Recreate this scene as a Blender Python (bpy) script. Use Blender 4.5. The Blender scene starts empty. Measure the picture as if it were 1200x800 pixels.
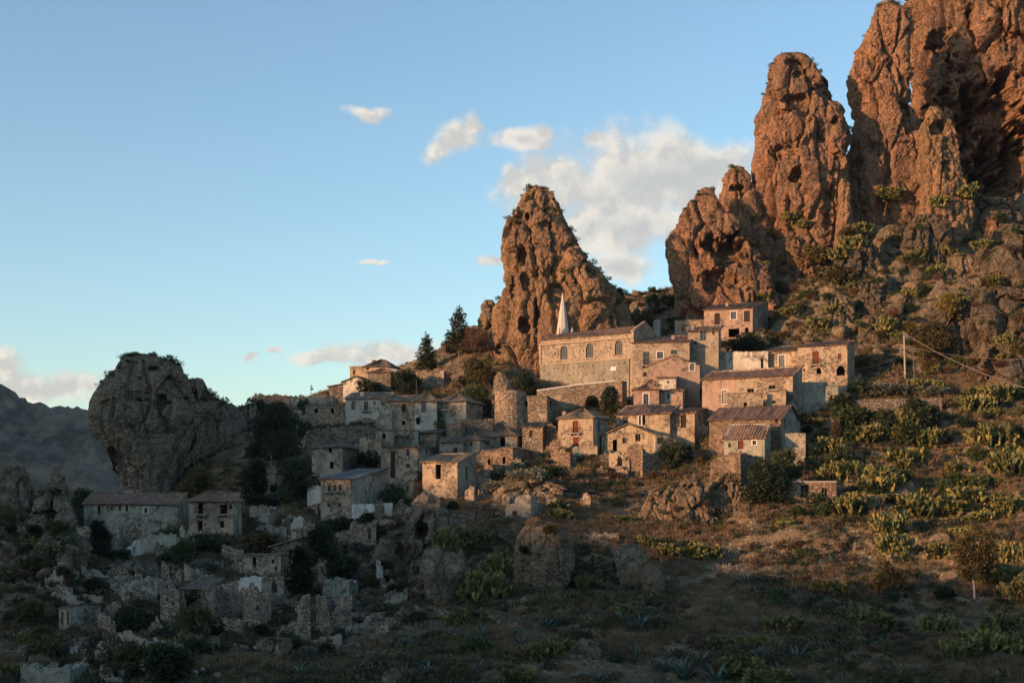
import bpy, math, random, time
import numpy as np
from mathutils import Vector, Euler
T0 = time.time()
R = math.radians
rnd = random.Random(7)
C = bpy.context.scene.collection
sc = bpy.context.scene
# ------------------------------------------------------------------ camera, sky, sun, exposure
F, H0 = 1648.0, 600.0            # focal length and horizon row, in pixels of a 1200 x 800 picture
cam = bpy.data.cameras.new('camera'); camo = bpy.data.objects.new('camera', cam); C.objects.link(camo)
cam.sensor_width = 36.0; cam.lens = F / 1200 * 36; cam.shift_y = (H0 - 400) / 1200
cam.clip_start = 0.5; cam.clip_end = 12000
camo.location = (0, 0, 0); camo.rotation_euler = (R(90), 0, 0)
sc.camera = camo
SUN_AZ, SUN_EL = 58.0, 10.0      # the light travels to the right and away
sd = R(SUN_AZ)
TR = (math.sin(sd), math.cos(sd))
world = bpy.data.worlds.new('World'); sc.world = world; world.use_nodes = True
sc.view_settings.view_transform = 'Standard'; sc.view_settings.look = 'None'
sc.view_settings.exposure = 0.80; sc.view_settings.gamma = 1
sc.cycles.max_bounces = 5; sc.cycles.diffuse_bounces = 3; sc.cycles.glossy_bounces = 2
sc.cycles.transparent_max_bounces = 4; sc.cycles.volume_bounces = 0; sc.cycles.use_adaptive_sampling = True
lamp = bpy.data.lights.new('sun', 'SUN'); lo = bpy.data.objects.new('sun', lamp); C.objects.link(lo)
lamp.energy = 4.5; lamp.angle = R(0.6); lamp.color = (1.0, 0.53, 0.26)
tv = Vector((TR[0] * math.cos(R(SUN_EL)), TR[1] * math.cos(R(SUN_EL)), -math.sin(R(SUN_EL))))
lo.rotation_euler = tv.to_track_quat('-Z', 'Y').to_euler()

class NT:
    """small helper for writing node trees"""
    def __init__(s, tree): s.t = tree; s.n = tree.nodes; s.l = tree.links
    def link(s, a, b): s.l.new(a, b)
    def put(s, inp, v):
        if isinstance(v, bpy.types.NodeSocket): s.l.new(v, inp)
        elif v is not None:
            if hasattr(inp.default_value, '__len__') and not hasattr(v, '__len__'): v = (v,) * len(inp.default_value)
            if hasattr(inp.default_value, '__len__') and len(inp.default_value) == 4 and len(v) == 3: v = (*v, 1)
            inp.default_value = v
    def m(s, op, a, b=None, c=None, clamp=False):
        n = s.n.new('ShaderNodeMath'); n.operation = op; n.use_clamp = clamp
        for i, v in enumerate((a, b, c)):
            if v is not None: s.put(n.inputs[i], v)
        return n.outputs[0]
    def v(s, op, a, b=None, sc=None):
        n = s.n.new('ShaderNodeVectorMath'); n.operation = op
        s.put(n.inputs[0], a)
        if b is not None: s.put(n.inputs[1], b)
        if sc is not None: s.put(n.inputs['Scale'], sc)
        return n.outputs['Value'] if op in ('LENGTH', 'DOT_PRODUCT', 'DISTANCE') else n.outputs[0]
    def noise(s, vec, scale, detail=4, rough=.6, dist=0):
        n = s.n.new('ShaderNodeTexNoise'); s.put(n.inputs['Vector'], vec); n.inputs['Scale'].default_value = scale
        n.inputs['Detail'].default_value = detail; n.inputs['Roughness'].default_value = rough; n.inputs['Distortion'].default_value = dist
        return n.outputs['Fac']
    def vor(s, vec, scale, feature='F1', out='Distance', rand=1):
        n = s.n.new('ShaderNodeTexVoronoi'); n.feature = feature; s.put(n.inputs['Vector'], vec); n.inputs['Scale'].default_value = scale
        n.inputs['Randomness'].default_value = rand
        return n.outputs[out]
    def ramp(s, f, stops):
        n = s.n.new('ShaderNodeValToRGB'); s.put(n.inputs[0], f); e = n.color_ramp.elements
        while len(e) < len(stops): e.new(.5)
        for q, (p, c) in zip(e, stops):
            q.position = p; q.color = (*c, 1) if hasattr(c, '__len__') else (c, c, c, 1)
        return n.outputs[0]
    def step(s, f, a, b):
        n = s.n.new('ShaderNodeMapRange'); n.interpolation_type = 'SMOOTHSTEP'; s.put(n.inputs[0], f)
        n.inputs[1].default_value = a; n.inputs[2].default_value = b
        return n.outputs[0]
    def mix(s, f, a, b, mode='MIX'):
        n = s.n.new('ShaderNodeMix'); n.data_type = 'RGBA'; n.blend_type = mode
        s.put(n.inputs[0], f); s.put(n.inputs[6], a); s.put(n.inputs[7], b)
        return n.outputs[2]
    def xyz(s, v):
        n = s.n.new('ShaderNodeSeparateXYZ'); s.put(n.inputs[0], v); return n.outputs
    def comb(s, x, y, z):
        n = s.n.new('ShaderNodeCombineXYZ')
        for i, q in enumerate((x, y, z)): s.put(n.inputs[i], q)
        return n.outputs[0]

def build_world():
    w = NT(world.node_tree); bg = w.n['Background']; bg.inputs[1].default_value = 0.15
    sky = w.n.new('ShaderNodeTexSky'); sky.sky_type = 'NISHITA'; sky.sun_disc = False
    sky.sun_elevation = R(SUN_EL); sky.sun_rotation = R(180 + SUN_AZ)
    sky.altitude = 300; sky.air_density = 1.0; sky.dust_density = 0.8; sky.ozone_density = 1.6
    tc = w.n.new('ShaderNodeTexCoord').outputs['Generated']
    x, y, z = w.xyz(tc)
    ys = w.m('MAXIMUM', y, 0.05)
    u, vv = w.m('DIVIDE', x, ys), w.m('DIVIDE', z, ys)
    p = w.comb(u, vv, 0.0)
    warp = w.n.new('ShaderNodeTexNoise'); warp.inputs['Scale'].default_value = 16; warp.inputs['Detail'].default_value = 4
    w.put(warp.inputs['Vector'], p)
    wp = w.v('SCALE', w.v('SUBTRACT', warp.outputs['Color'], (.5, .5, .5)), sc=0.05)
    q = w.v('ADD', p, wp)
    def at(px, py): return ((px - 600) / F, (H0 - py) / F)
    blobs = [(745, 205, 104, 62), (700, 232, 74, 50), (795, 216, 88, 54), (655, 215, 44, 34), (640, 240, 44, 34), (690, 265, 60, 30), (740, 262, 80, 34), (820, 188, 76, 32), (612, 226, 20, 19), (732, 300, 42, 20), (704, 160, 26, 15),
             (538, 162, 30, 20), (512, 172, 18, 13), (605, 172, 46, 14), (552, 150, 14, 14), (632, 160, 18, 12), (427, 130, 24, 11), (575, 294, 20, 12),
             (446, 416, 56, 22), (395, 421, 40, 13), (484, 424, 42, 20), (330, 413, 13, 7), (298, 416, 13, 6), (441, 301, 18, 4),
             (42, 448, 92, 22), (78, 446, 38, 9), (-20, 432, 70, 16), (20, 480, 60, 14), (118, 452, 22, 6),
             (1420, 120, 150, 50), (-420, 300, 170, 55), (-300, 340, 90, 34), (1700, 330, 160, 40), (300, -420, 150, 60), (900, -700, 220, 80)]
    f = None
    for (cx, cy, rx, ry) in blobs:
        a, b = at(cx, cy)
        d = w.v('MULTIPLY', w.v('SUBTRACT', q, (a, b, 0)), (F / rx, F / ry, 0))
        e = w.v('LENGTH', d)
        f = e if f is None else w.m('SMOOTH_MIN', f, e, 0.25)
    f = w.m('SUBTRACT', 1.0, f)                                # 1 in the middle of a cloud, 0 at its edge
    n1 = w.noise(p, 30, 7, .56, .15); n2 = w.noise(w.v('ADD', p, (-.006, .008, 0)), 30, 7, .56, .15)
    dens = w.m('ADD', f, w.m('MULTIPLY', w.m('SUBTRACT', n1, .5), 1.7))
    cov = w.m('MULTIPLY', w.step(dens, -.34, .55), w.step(y, .02, .12))
    cov = w.m('MULTIPLY', cov, 0.93)
    relief = w.m('ADD', .45, w.m('MULTIPLY', w.m('SUBTRACT', n1, n2), 7.0), clamp=True)
    low = w.step(w.m('ADD', w.m('MULTIPLY', w.m('SUBTRACT', dens, .2), 1.0), w.m('MULTIPLY', w.xyz(p)[0], 1.5)), .2, 1.1)
    warm = w.mix(relief, (2.5, 2.4, 2.25, 1), (3.55, 3.25, 2.8, 1))
    colr = w.mix(w.m('MULTIPLY', low, .75), warm, (2.1, 2.15, 2.15, 1))
    skyc = w.mix(1.0, sky.outputs[0], (0.90, 0.965, 0.975, 1), 'MULTIPLY')
    fin = w.mix(cov, skyc, colr)
    w.link(fin, bg.inputs[0])
build_world()

def at_px(px, py, Y): return ((px - 600) / F * Y, Y, (H0 - py) / F * Y)

# ------------------------------------------------------------------ noise (numpy)
def _h(ix, iy, iz, seed):
    h = (ix.astype(np.uint32) * np.uint32(374761393) + iy.astype(np.uint32) * np.uint32(668265263)
         + iz.astype(np.uint32) * np.uint32(2147483647 & 0x9E3779B1) + np.uint32((seed * 974711) & 0xffffffff))
    h = (h ^ (h >> np.uint32(13))) * np.uint32(1274126177)
    h = (h ^ (h >> np.uint32(16))) * np.uint32(2246822519)
    return ((h ^ (h >> np.uint32(15))) & np.uint32(0xffffff)).astype(np.float32) / np.float32(0xffffff)
def vnoise(P, seed=0):
    i = np.floor(P).astype(np.int64); f = (P - i).astype(np.float32); f = f * f * f * (f * (f * 6 - 15) + 10)
    i = i & 0xffffff
    r = 0
    for dx in (0, 1):
        wx = f[..., 0] if dx else 1 - f[..., 0]
        for dy in (0, 1):
            wy = f[..., 1] if dy else 1 - f[..., 1]
            for dz in (0, 1):
                wz = f[..., 2] if dz else 1 - f[..., 2]
                r = r + wx * wy * wz * _h(i[..., 0] + dx, i[..., 1] + dy, i[..., 2] + dz, seed)
    return r * 2 - 1
ROT = np.array([[.36, .48, -.8], [-.8, .6, 0], [.48, .64, .6]])
def fbm(P, octs=4, gain=.5, seed=0, ridged=False):
    a, s, r = 1.0, 0.0, 0
    for o in range(octs):
        n = vnoise(P, seed + o)
        if ridged: n = 1 - 2 * np.abs(n)
        r = r + a * n; s += a; a *= gain
        P = P @ ROT * 2.03
    return r / s
def worley(P, seed=0):
    i = np.floor(P).astype(np.int64); best = np.full(P.shape[:-1], 9.0); idv = np.zeros(P.shape[:-1])
    for dx in (-1, 0, 1):
        for dy in (-1, 0, 1):
            for dz in (-1, 0, 1):
                c = (i + np.array([dx, dy, dz])); k = c & 0xffffff
                q = np.stack([_h(k[..., 0], k[..., 1], k[..., 2], seed + t) for t in (1, 2, 3)], -1)
                d = ((P - c - q) ** 2).sum(-1); m = d < best
                best = np.where(m, d, best); idv = np.where(m, q[..., 0], idv)
    return np.sqrt(best), idv
def sstep(x, a, b):
    t = np.clip((x - a) / (b - a), 0, 1); return t * t * (3 - 2 * t)

# ------------------------------------------------------------------ object helpers
def tag(o, label=None, cat=None, group=None, kind=None):
    if label: o['label'] = label
    if cat: o['category'] = cat
    if group: o['group'] = group
    if kind: o['kind'] = kind
    return o
def link(name, me, parent=None, mats=()):
    for m in mats: me.materials.append(m)
    o = bpy.data.objects.new(name, me); C.objects.link(o)
    if parent is not None: o.parent = parent
    return o
def empty(name, loc, rz=0):
    o = bpy.data.objects.new(name, None); C.objects.link(o); o.location = loc; o.rotation_euler = (0, 0, rz); o.empty_display_size = .5
    return o
def np_mesh(name, V, Q, smooth=True):
    """V (n,3), Q (m,4) or (m,3) -> mesh"""
    me = bpy.data.meshes.new(name); k = Q.shape[1]
    me.vertices.add(len(V)); me.vertices.foreach_set('co', np.ascontiguousarray(V, np.float32).ravel())
    me.loops.add(Q.size); me.loops.foreach_set('vertex_index', np.ascontiguousarray(Q, np.int32).ravel())
    me.polygons.add(len(Q)); me.polygons.foreach_set('loop_start', np.arange(0, Q.size, k, dtype=np.int32))
    me.polygons.foreach_set('use_smooth', np.full(len(Q), smooth))
    me.update(calc_edges=True); me.validate()
    return me
def grid_faces(nr, nc, wrap=False):
    j = np.arange(nc if wrap else nc - 1); i = np.arange(nr - 1)
    I, J = np.meshgrid(i, j, indexing='ij'); J2 = (J + 1) % nc
    return np.stack([I * nc + J, I * nc + J2, (I + 1) * nc + J2, (I + 1) * nc + J], -1).reshape(-1, 4)
class MB:
    def __init__(s): s.v = []; s.f = []
    def quad(s, *p):
        b = len(s.v); s.v += [tuple(q) for q in p]; s.f.append(tuple(range(b, b + len(p))))
    def box(s, x0, x1, y0, y1, z0, z1):
        b = len(s.v); s.v += [(x, y, z) for z in (z0, z1) for y in (y0, y1) for x in (x0, x1)]
        s.f += [tuple(b + k for k in q) for q in ((0, 2, 3, 1), (4, 5, 7, 6), (0, 1, 5, 4), (2, 6, 7, 3), (0, 4, 6, 2), (1, 3, 7, 5))]
    def tube(s, pts, r, n=6, r2=None):
        pts = [Vector(p) for p in pts]; b = len(s.v); m = len(pts)
        for i, p in enumerate(pts):
            d = (pts[min(i + 1, m - 1)] - pts[max(i - 1, 0)]).normalized()
            a = d.orthogonal().normalized() if i == 0 else (a - d * a.dot(d)).normalized()
            c = d.cross(a); rr = r if r2 is None else r + (r2 - r) * i / (m - 1)
            for k in range(n):
                t = 2 * math.pi * k / n; s.v.append(tuple(p + (a * math.cos(t) + c * math.sin(t)) * rr))
        for i in range(m - 1):
            for k in range(n):
                s.f.append((b + i * n + k, b + i * n + (k + 1) % n, b + (i + 1) * n + (k + 1) % n, b + (i + 1) * n + k))
        s.f.append(tuple(b + (m - 1) * n + k for k in range(n)))
    def mesh(s, name, smooth=False):
        me = bpy.data.meshes.new(name); me.from_pydata(s.v, [], s.f)
        if smooth: me.polygons.foreach_set('use_smooth', [True] * len(me.polygons))
        me.update(); return me
    def obj(s, name, mat, parent=None, smooth=False): return link(name, s.mesh(name, smooth), parent, (mat,))

# ------------------------------------------------------------------ materials
MATS = {}
def new_mat(name):
    m = bpy.data.materials.new(name); m.use_nodes = True; t = NT(m.node_tree); b = t.n['Principled BSDF']
    b.inputs['Roughness'].default_value = .95; b.inputs['Specular IOR Level'].default_value = .12
    MATS[name] = m
    return m, t, b
def bump(t, b, h, strength=.6, dist=.1):
    n = t.n.new('ShaderNodeBump'); n.inputs['Strength'].default_value = strength; n.inputs['Distance'].default_value = dist
    t.put(n.inputs['Height'], h); t.link(n.outputs[0], b.inputs['Normal'])
def pos(t): return t.n.new('ShaderNodeNewGeometry').outputs['Position']
def rock_mat(name, A, B, D, veg=(.075, .075, .038)):
    m, t, b = new_mat(name); g = t.n.new('ShaderNodeNewGeometry'); p = g.outputs['Position']
    big = t.noise(p, .07, 6, .62, .4); mid = t.noise(p, .5, 7, .7); fine = t.noise(p, 3.2, 5, .75)
    c = t.mix(t.step(big, .36, .62), A, B)
    c = t.mix(t.m('MULTIPLY', t.step(mid, .52, .70), .75), c, D)
    cell = t.vor(p, 2.3, out='Color')
    c = t.mix(.42, c, t.mix(1, c, t.ramp(t.xyz(cell)[0], [(0, .35), (.55, .95), (1, 1.7)]), 'MULTIPLY'))
    peb = t.vor(p, 4.2); pc = t.vor(p, 4.2, out='Color')
    pm = t.m('MULTIPLY', t.m('MULTIPLY', t.m('SUBTRACT', 1, t.step(peb, .18, .34)), t.step(t.xyz(pc)[1], .62, .72)), .8)
    c = t.mix(pm, c, (.42, .36, .30))
    c = t.mix(1, c, t.ramp(fine, [(.28, .55), (.5, 1.0), (.75, 1.35)]), 'MULTIPLY')
    pz = t.v('MULTIPLY', p, (1, 1, .16)); streak = t.noise(pz, .9, 4, .65)
    c = t.mix(t.m('MULTIPLY', t.step(streak, .50, .66), .7), c, D)
    nz = t.xyz(g.outputs['Normal'])[2]
    vm = t.m('MULTIPLY', t.step(t.m('ADD', nz, t.m('MULTIPLY', t.m('SUBTRACT', mid, .5), 1.4)), .62, .85), .85)
    c = t.mix(vm, c, t.mix(t.noise(p, .8, 4), veg, (.15, .11, .06)))
    pit = t.vor(t.v('ADD', p, (9, 4, 2)), 1.15); pk = t.m('MULTIPLY', t.m('SUBTRACT', 1, t.step(pit, .10, .30)), t.step(t.noise(p, .35, 3), .42, .6))
    t.link(c, b.inputs['Base Color'])
    h = t.m('ADD', t.m('MULTIPLY', fine, .6), t.m('ADD', t.m('MULTIPLY', mid, 1.5), t.m('MULTIPLY', peb, -.4)))
    h = t.m('SUBTRACT', h, t.m('MULTIPLY', pk, 1.4))
    bump(t, b, h, 1.0, .6)
    return m
rock_mat('orange_rock', (.33, .178, .10), (.235, .14, .088), (.095, .08, .06))
rock_mat('tan_rock', (.28, .205, .13), (.20, .155, .10), (.125, .11, .08))
rock_mat('grey_rock', (.30, .24, .17), (.21, .175, .125), (.10, .088, .066))
def ground_mat():
    m, t, b = new_mat('ground'); g = t.n.new('ShaderNodeNewGeometry'); p = g.outputs['Position']
    big = t.noise(p, .045, 5, .6, .5); mid = t.noise(p, .35, 6, .68, .3); fine = t.noise(p, 2.6, 5, .75)
    straw, soil, green, stone = (.22, .16, .092), (.125, .10, .064), (.072, .08, .04), (.25, .215, .165)
    c = t.mix(t.step(mid, .38, .62), soil, straw)
    c = t.mix(t.m('MULTIPLY', t.step(big, .5, .66), .8), c, green)
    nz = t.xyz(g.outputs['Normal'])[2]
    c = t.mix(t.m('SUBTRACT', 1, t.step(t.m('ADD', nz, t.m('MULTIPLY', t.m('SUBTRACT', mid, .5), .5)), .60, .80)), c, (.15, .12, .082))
    s1 = t.vor(p, 2.2); s1c = t.vor(p, 2.2, out='Color')
    sm = t.m('MULTIPLY', t.m('SUBTRACT', 1, t.step(s1, .16, .3)), t.step(t.m('ADD', t.xyz(s1c)[0], t.m('MULTIPLY', t.m('SUBTRACT', t.noise(p, .16, 3), .5), 2.6)), .62, .75))
    c = t.mix(sm, c, t.mix(t.xyz(s1c)[2], stone, (.25, .225, .195)))
    c = t.mix(1, c, t.ramp(fine, [(.28, .5), (.5, 1), (.75, 1.45)]), 'MULTIPLY')
    t.link(c, b.inputs['Base Color'])
    bump(t, b, t.m('ADD', t.m('ADD', mid, t.m('MULTIPLY', fine, .6)), t.m('MULTIPLY', s1, -.5)), .9, .4)
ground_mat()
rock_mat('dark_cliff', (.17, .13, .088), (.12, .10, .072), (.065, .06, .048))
rock_mat('amber_rock', (.345, .205, .112), (.25, .16, .092), (.11, .09, .065))
def wall_mat(name, plaster, stone, exposed=.5, dirt=.5, gap=.55):
    """lime plaster over rubble stone; EXPOSED is the share of wall where the plaster has come off"""
    m, t, b = new_mat(name); p = pos(t)
    big = t.noise(p, .42, 6, .68, .6); mid = t.noise(p, 1.5, 6, .7); fine = t.noise(p, 7, 4, .7)
    edge = t.vor(t.v('MULTIPLY', p, (1, 1, 1.5)), 2.6, 'DISTANCE_TO_EDGE'); cell = t.xyz(t.vor(t.v('MULTIPLY', p, (1, 1, 1.5)), 2.6, out='Color'))[0]
    st = t.mix(1, stone, t.ramp(cell, [(0, .5), (.5, 1.0), (1, 1.45)]), 'MULTIPLY')
    st = t.mix(t.m('SUBTRACT', 1, t.step(edge, .0, .09)), st, tuple(c * gap for c in stone))
    pl = t.mix(t.step(mid, .35, .7), plaster, tuple(c * .74 for c in plaster))
    streak = t.noise(t.v('MULTIPLY', p, (1, 1, .13)), 1.5, 4, .65)
    pl = t.mix(t.m('MULTIPLY', t.step(streak, .5, .72), dirt), pl, tuple(c * k for c, k in zip(plaster, (.42, .44, .44))))
    mask = t.step(t.m('ADD', big, t.m('MULTIPLY', t.m('SUBTRACT', mid, .5), .55)), 1 - exposed - .035 - .0, 1 - exposed + .035)
    c = t.mix(mask, pl, st)
    c = t.mix(1, c, t.ramp(fine, [(.25, .7), (.5, 1), (.75, 1.2)]), 'MULTIPLY')
    c = t.mix(1, c, t.ramp(t.noise(p, .22, 3), [(.3, .78), (.7, 1.12)]), 'MULTIPLY')
    spots = t.vor(p, 1.1); c = t.mix(t.m('MULTIPLY', t.m('SUBTRACT', 1, t.step(spots, .05, .09)), .6), c, (.05, .045, .04))
    t.link(c, b.inputs['Base Color'])
    hst = t.m('MULTIPLY', mask, t.m('ADD', t.step(edge, 0, .16), t.m('MULTIPLY', cell, .5)))
    bump(t, b, t.m('ADD', t.m('SUBTRACT', hst, t.m('MULTIPLY', mask, 1.2)), t.m('ADD', t.m('MULTIPLY', fine, .25), t.m('MULTIPLY', mid, .5))), .8, .12)
    return m
wall_mat('cream_plaster', (.39, .31, .22), (.28, .22, .16), .48, .75)
wall_mat('ochre_plaster', (.41, .32, .21), (.30, .235, .165), .46, .7)
wall_mat('pink_plaster', (.36, .255, .195), (.30, .235, .175), .42, .4)
wall_mat('grey_plaster', (.36, .315, .245), (.27, .23, .175), .48, .6)
wall_mat('white_plaster', (.52, .48, .40), (.33, .29, .225), .42, .6)
wall_mat('blue_plaster', (.33, .32, .255), (.24, .215, .165), .46, .7)
wall_mat('bright_plaster', (.60, .56, .49), (.31, .275, .22), .42, .6)
wall_mat('rubble', (.38, .30, .215), (.31, .245, .175), .60, .5, .4)
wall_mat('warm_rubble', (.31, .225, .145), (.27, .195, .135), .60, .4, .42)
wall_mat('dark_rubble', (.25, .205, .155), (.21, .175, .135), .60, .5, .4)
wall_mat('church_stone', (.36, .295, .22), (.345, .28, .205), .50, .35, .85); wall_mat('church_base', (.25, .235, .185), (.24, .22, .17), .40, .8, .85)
def plain(name, col, rough=.9, var=.35, scale=3.0, metal=0, bumpd=.03):
    m, t, b = new_mat(name); p = pos(t)
    n = t.noise(p, scale, 5, .7)
    t.link(t.mix(1, col, t.ramp(n, [(.25, 1 - var), (.5, 1), (.75, 1 + var)]), 'MULTIPLY'), b.inputs['Base Color'])
    b.inputs['Roughness'].default_value = rough; b.inputs['Metallic'].default_value = metal
    bump(t, b, n, .5, bumpd)
    return m
plain('dark_wood', (.045, .032, .024)); plain('red_wood', (.14, .04, .025)); plain('grey_wood', (.13, .115, .095)); plain('grey_paint', (.10, .115, .125))
plain('iron', (.03, .026, .022), .6); plain('white_trim', (.58, .56, .52), .9, .15); plain('stone_trim', (.33, .26, .19), .95, .2)
plain('concrete', (.30, .28, .25), .95, .2); plain('cable', (.16, .13, .11), .6); plain('spire_plaster', (.46, .42, .37), .9, .25)
plain('corrugated_metal', (.11, .115, .12), .55, .2, 1.2, .3)
def tile_mat(name, a, bb, moss):
    m, t, b = new_mat(name); p = pos(t)
    cell = t.xyz(t.vor(p, 3.2, out='Color'))
    c = t.mix(cell[0], a, bb); c = t.mix(t.step(t.noise(p, 1.0, 5, .7), .5, .66), c, moss)
    c = t.mix(1, c, t.ramp(t.noise(p, 6, 4), [(.25, .6), (.75, 1.3)]), 'MULTIPLY')
    t.link(c, b.inputs['Base Color']); bump(t, b, t.noise(p, 5, 4), .7, .08)
tile_mat('roof_tile', (.30, .185, .125), (.17, .11, .08), (.13, .115, .085))
tile_mat('grey_tile', (.20, .155, .115), (.12, .10, .08), (.09, .085, .068))
tile_mat('straw_tile', (.31, .235, .155), (.18, .14, .10), (.14, .12, .085))
m, t, b = new_mat('window_glass'); b.inputs['Base Color'].default_value = (.02, .025, .03, 1); b.inputs['Roughness'].default_value = .12; b.inputs['Specular IOR Level'].default_value = .5
m, t, b = new_mat('dark_inside'); b.inputs['Base Color'].default_value = (.012, .011, .010, 1)
def leaf_mat(name, a, bb, trans=.25, rough=.6):
    m, t, b = new_mat(name); g = t.n.new('ShaderNodeNewGeometry'); oi = t.n.new('ShaderNodeObjectInfo')
    r = t.m('FRACT', t.m('ADD', g.outputs['Random Per Island'], oi.outputs['Random']))
    c = t.mix(r, a, bb)
    c = t.mix(1, c, t.ramp(oi.outputs['Random'], [(0, .75), (1, 1.2)]), 'MULTIPLY')
    t.link(c, b.inputs['Base Color']); b.inputs['Roughness'].default_value = rough
    b.inputs['Specular IOR Level'].default_value = .25
    tr = t.n.new('ShaderNodeBsdfTranslucent'); t.link(c, tr.inputs[0]); mx = t.n.new('ShaderNodeMixShader'); mx.inputs[0].default_value = trans
    t.link(b.outputs[0], mx.inputs[1]); t.link(tr.outputs[0], mx.inputs[2]); t.link(mx.outputs[0], t.n['Material Output'].inputs[0])
leaf_mat('leaf_green', (.040, .062, .026), (.080, .10, .038)); leaf_mat('leaf_dark', (.022, .036, .018), (.046, .060, .028))
leaf_mat('leaf_olive', (.070, .062, .026), (.125, .095, .034)); leaf_mat('leaf_rust', (.145, .088, .055), (.085, .055, .036))
leaf_mat('leaf_yellow', (.125, .105, .030), (.20, .145, .035)); leaf_mat('leaf_straw', (.26, .185, .105), (.17, .12, .07), .3, .9)
leaf_mat('leaf_grey', (.11, .125, .09), (.16, .16, .115)); leaf_mat('leaf_pine', (.018, .030, .014), (.035, .045, .018))
leaf_mat('pear_pad', (.045, .075, .030), (.24, .195, .055), .10); leaf_mat('agave_leaf', (.070, .105, .088), (.11, .145, .12), .08)
plain('bark', (.15, .125, .10), .95, .4, 6); plain('pale_bark', (.42, .36, .30), .95, .3, 6); plain('loose_stone', (.24, .205, .165), .95, .5, .9)
# ------------------------------------------------------------------ terrain: one height sheet (valley under the camera, village slope, crest, drop behind)
TY = [120, 150, 175, 195, 215, 235, 255, 275, 300, 330]
TAB = {   # picture column -> row at which the ground at each distance TY shows
 -150: [800, 735, 690, 650, 620, 640, 700, 760, 820, 900],
 0:    [800, 738, 690, 645, 600, 610, 660, 720, 780, 860],
 100:  [800, 738, 692, 645, 612, 592, 600, 640, 700, 780],
 150:  [800, 740, 695, 652, 620, 598, 590, 600, 650, 720],
 300:  [800, 742, 695, 648, 600, 552, 510, 475, 500, 560],
 450:  [800, 745, 692, 638, 588, 538, 492, 452, 434, 470],
 540:  [800, 742, 685, 628, 578, 530, 484, 445, 405, 385],
 620:  [800, 735, 678, 618, 570, 522, 478, 436, 398, 360],
 750:  [800, 728, 676, 624, 578, 528, 482, 436, 385, 342],
 900:  [800, 722, 668, 620, 568, 512, 460, 410, 346, 300],
 1050: [800, 716, 660, 608, 552, 497, 446, 390, 306, 250],
 1200: [800, 716, 655, 597, 545, 492, 442, 382, 300, 240],
 1400: [800, 716, 650, 590, 540, 486, 436, 376, 290, 225]}
cols = sorted(TAB); TZ = np.array([[(H0 - py) / F * y for py, y in zip(TAB[c], TY)] for c in cols])
TY2 = np.array([-3000, -400, -120, 0, 22, 55, 85] + TY + [380, 480, 900, 4000.0])
def _ext(row, k):
    end = row[-1]
    return np.concatenate([[30, 30, 4, -1.8, -7, -15, -18], row, [end - 22, end - 70, -70, -70]])
TZ = np.array([_ext(r, i) for i, r in enumerate(TZ)])
xs = np.concatenate([-3000 + np.cumsum(np.geomspace(700, 2, 34)) * (2900 / np.geomspace(700, 2, 34).sum()), np.arange(-99.6, 136, .4)])
xs = np.concatenate([xs, 136 + np.cumsum(np.geomspace(2, 700, 34)) * (2864 / np.geomspace(2, 700, 34).sum())])
ys = np.concatenate([-3000 + np.cumsum(np.geomspace(600, 1.5, 40)) * (3102 / np.geomspace(600, 1.5, 40).sum()), np.arange(102.4, 346, .4)])
ys = np.concatenate([ys, 346 + np.cumsum(np.geomspace(2, 700, 34)) * (3054 / np.geomspace(2, 700, 34).sum())])
X, Y = np.meshgrid(xs, ys)
pc = np.clip(600 + F * X / np.maximum(Y, 60), cols[0], cols[-1])
ci = np.clip(np.searchsorted(cols, pc) - 1, 0, len(cols) - 2); ca = np.array(cols, float)
ft = (pc - ca[ci]) / (ca[ci + 1] - ca[ci]); ft = ft * ft * (3 - 2 * ft) * .5 + ft * .5
yi = np.clip(np.searchsorted(TY2, Y) - 1, 0, len(TY2) - 2); fy = (Y - TY2[yi]) / (TY2[yi + 1] - TY2[yi])
Z = ((TZ[ci, yi] * (1 - ft) + TZ[ci + 1, yi] * ft) * (1 - fy) + (TZ[ci, yi + 1] * (1 - ft) + TZ[ci + 1, yi + 1] * ft) * fy)
def blur(A, ax, w):
    k = np.hanning(w + 2)[1:-1]; k /= k.sum(); B = np.moveaxis(A, ax, 0); pad = w // 2
    Bp = np.concatenate([np.repeat(B[:1], pad, 0), B, np.repeat(B[-1:], pad, 0)])
    out = sum(k[i] * Bp[i:i + len(B)] for i in range(w)); return np.moveaxis(out, 0, ax)
core = (slice(30, -30), slice(30, -30))
for ax in (0, 1): Z = blur(Z, ax, 17)
near = sstep(np.hypot(X, Y - 200), 900, 300)
P3 = np.stack([X, Y, X * 0], -1)
Z += near * (fbm(P3 / 22, 3, seed=3) * 1.7 * sstep(Y, 60, 130) + fbm(P3 / 5.0, 3, seed=9) * .8 + fbm(P3 / 1.5, 3, seed=19, ridged=True) * .26)
far = sstep(np.hypot(X, Y - 200), 500, 1800); Z += far * (fbm(P3 / 420, 5, seed=77) * 60)
# terraces on the lower right slope
tm = sstep(pc, 780, 900) * sstep(Y, 120, 140) * (1 - sstep(Y, 235, 250)) * .42
zz = Z + fbm(P3 / 14, 3, seed=5) * 1.8; st = 2.4; fr = zz / st - np.floor(zz / st)
Z += tm * ((np.floor(zz / st) + sstep(fr, .62, .95)) * st - zz)
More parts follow.
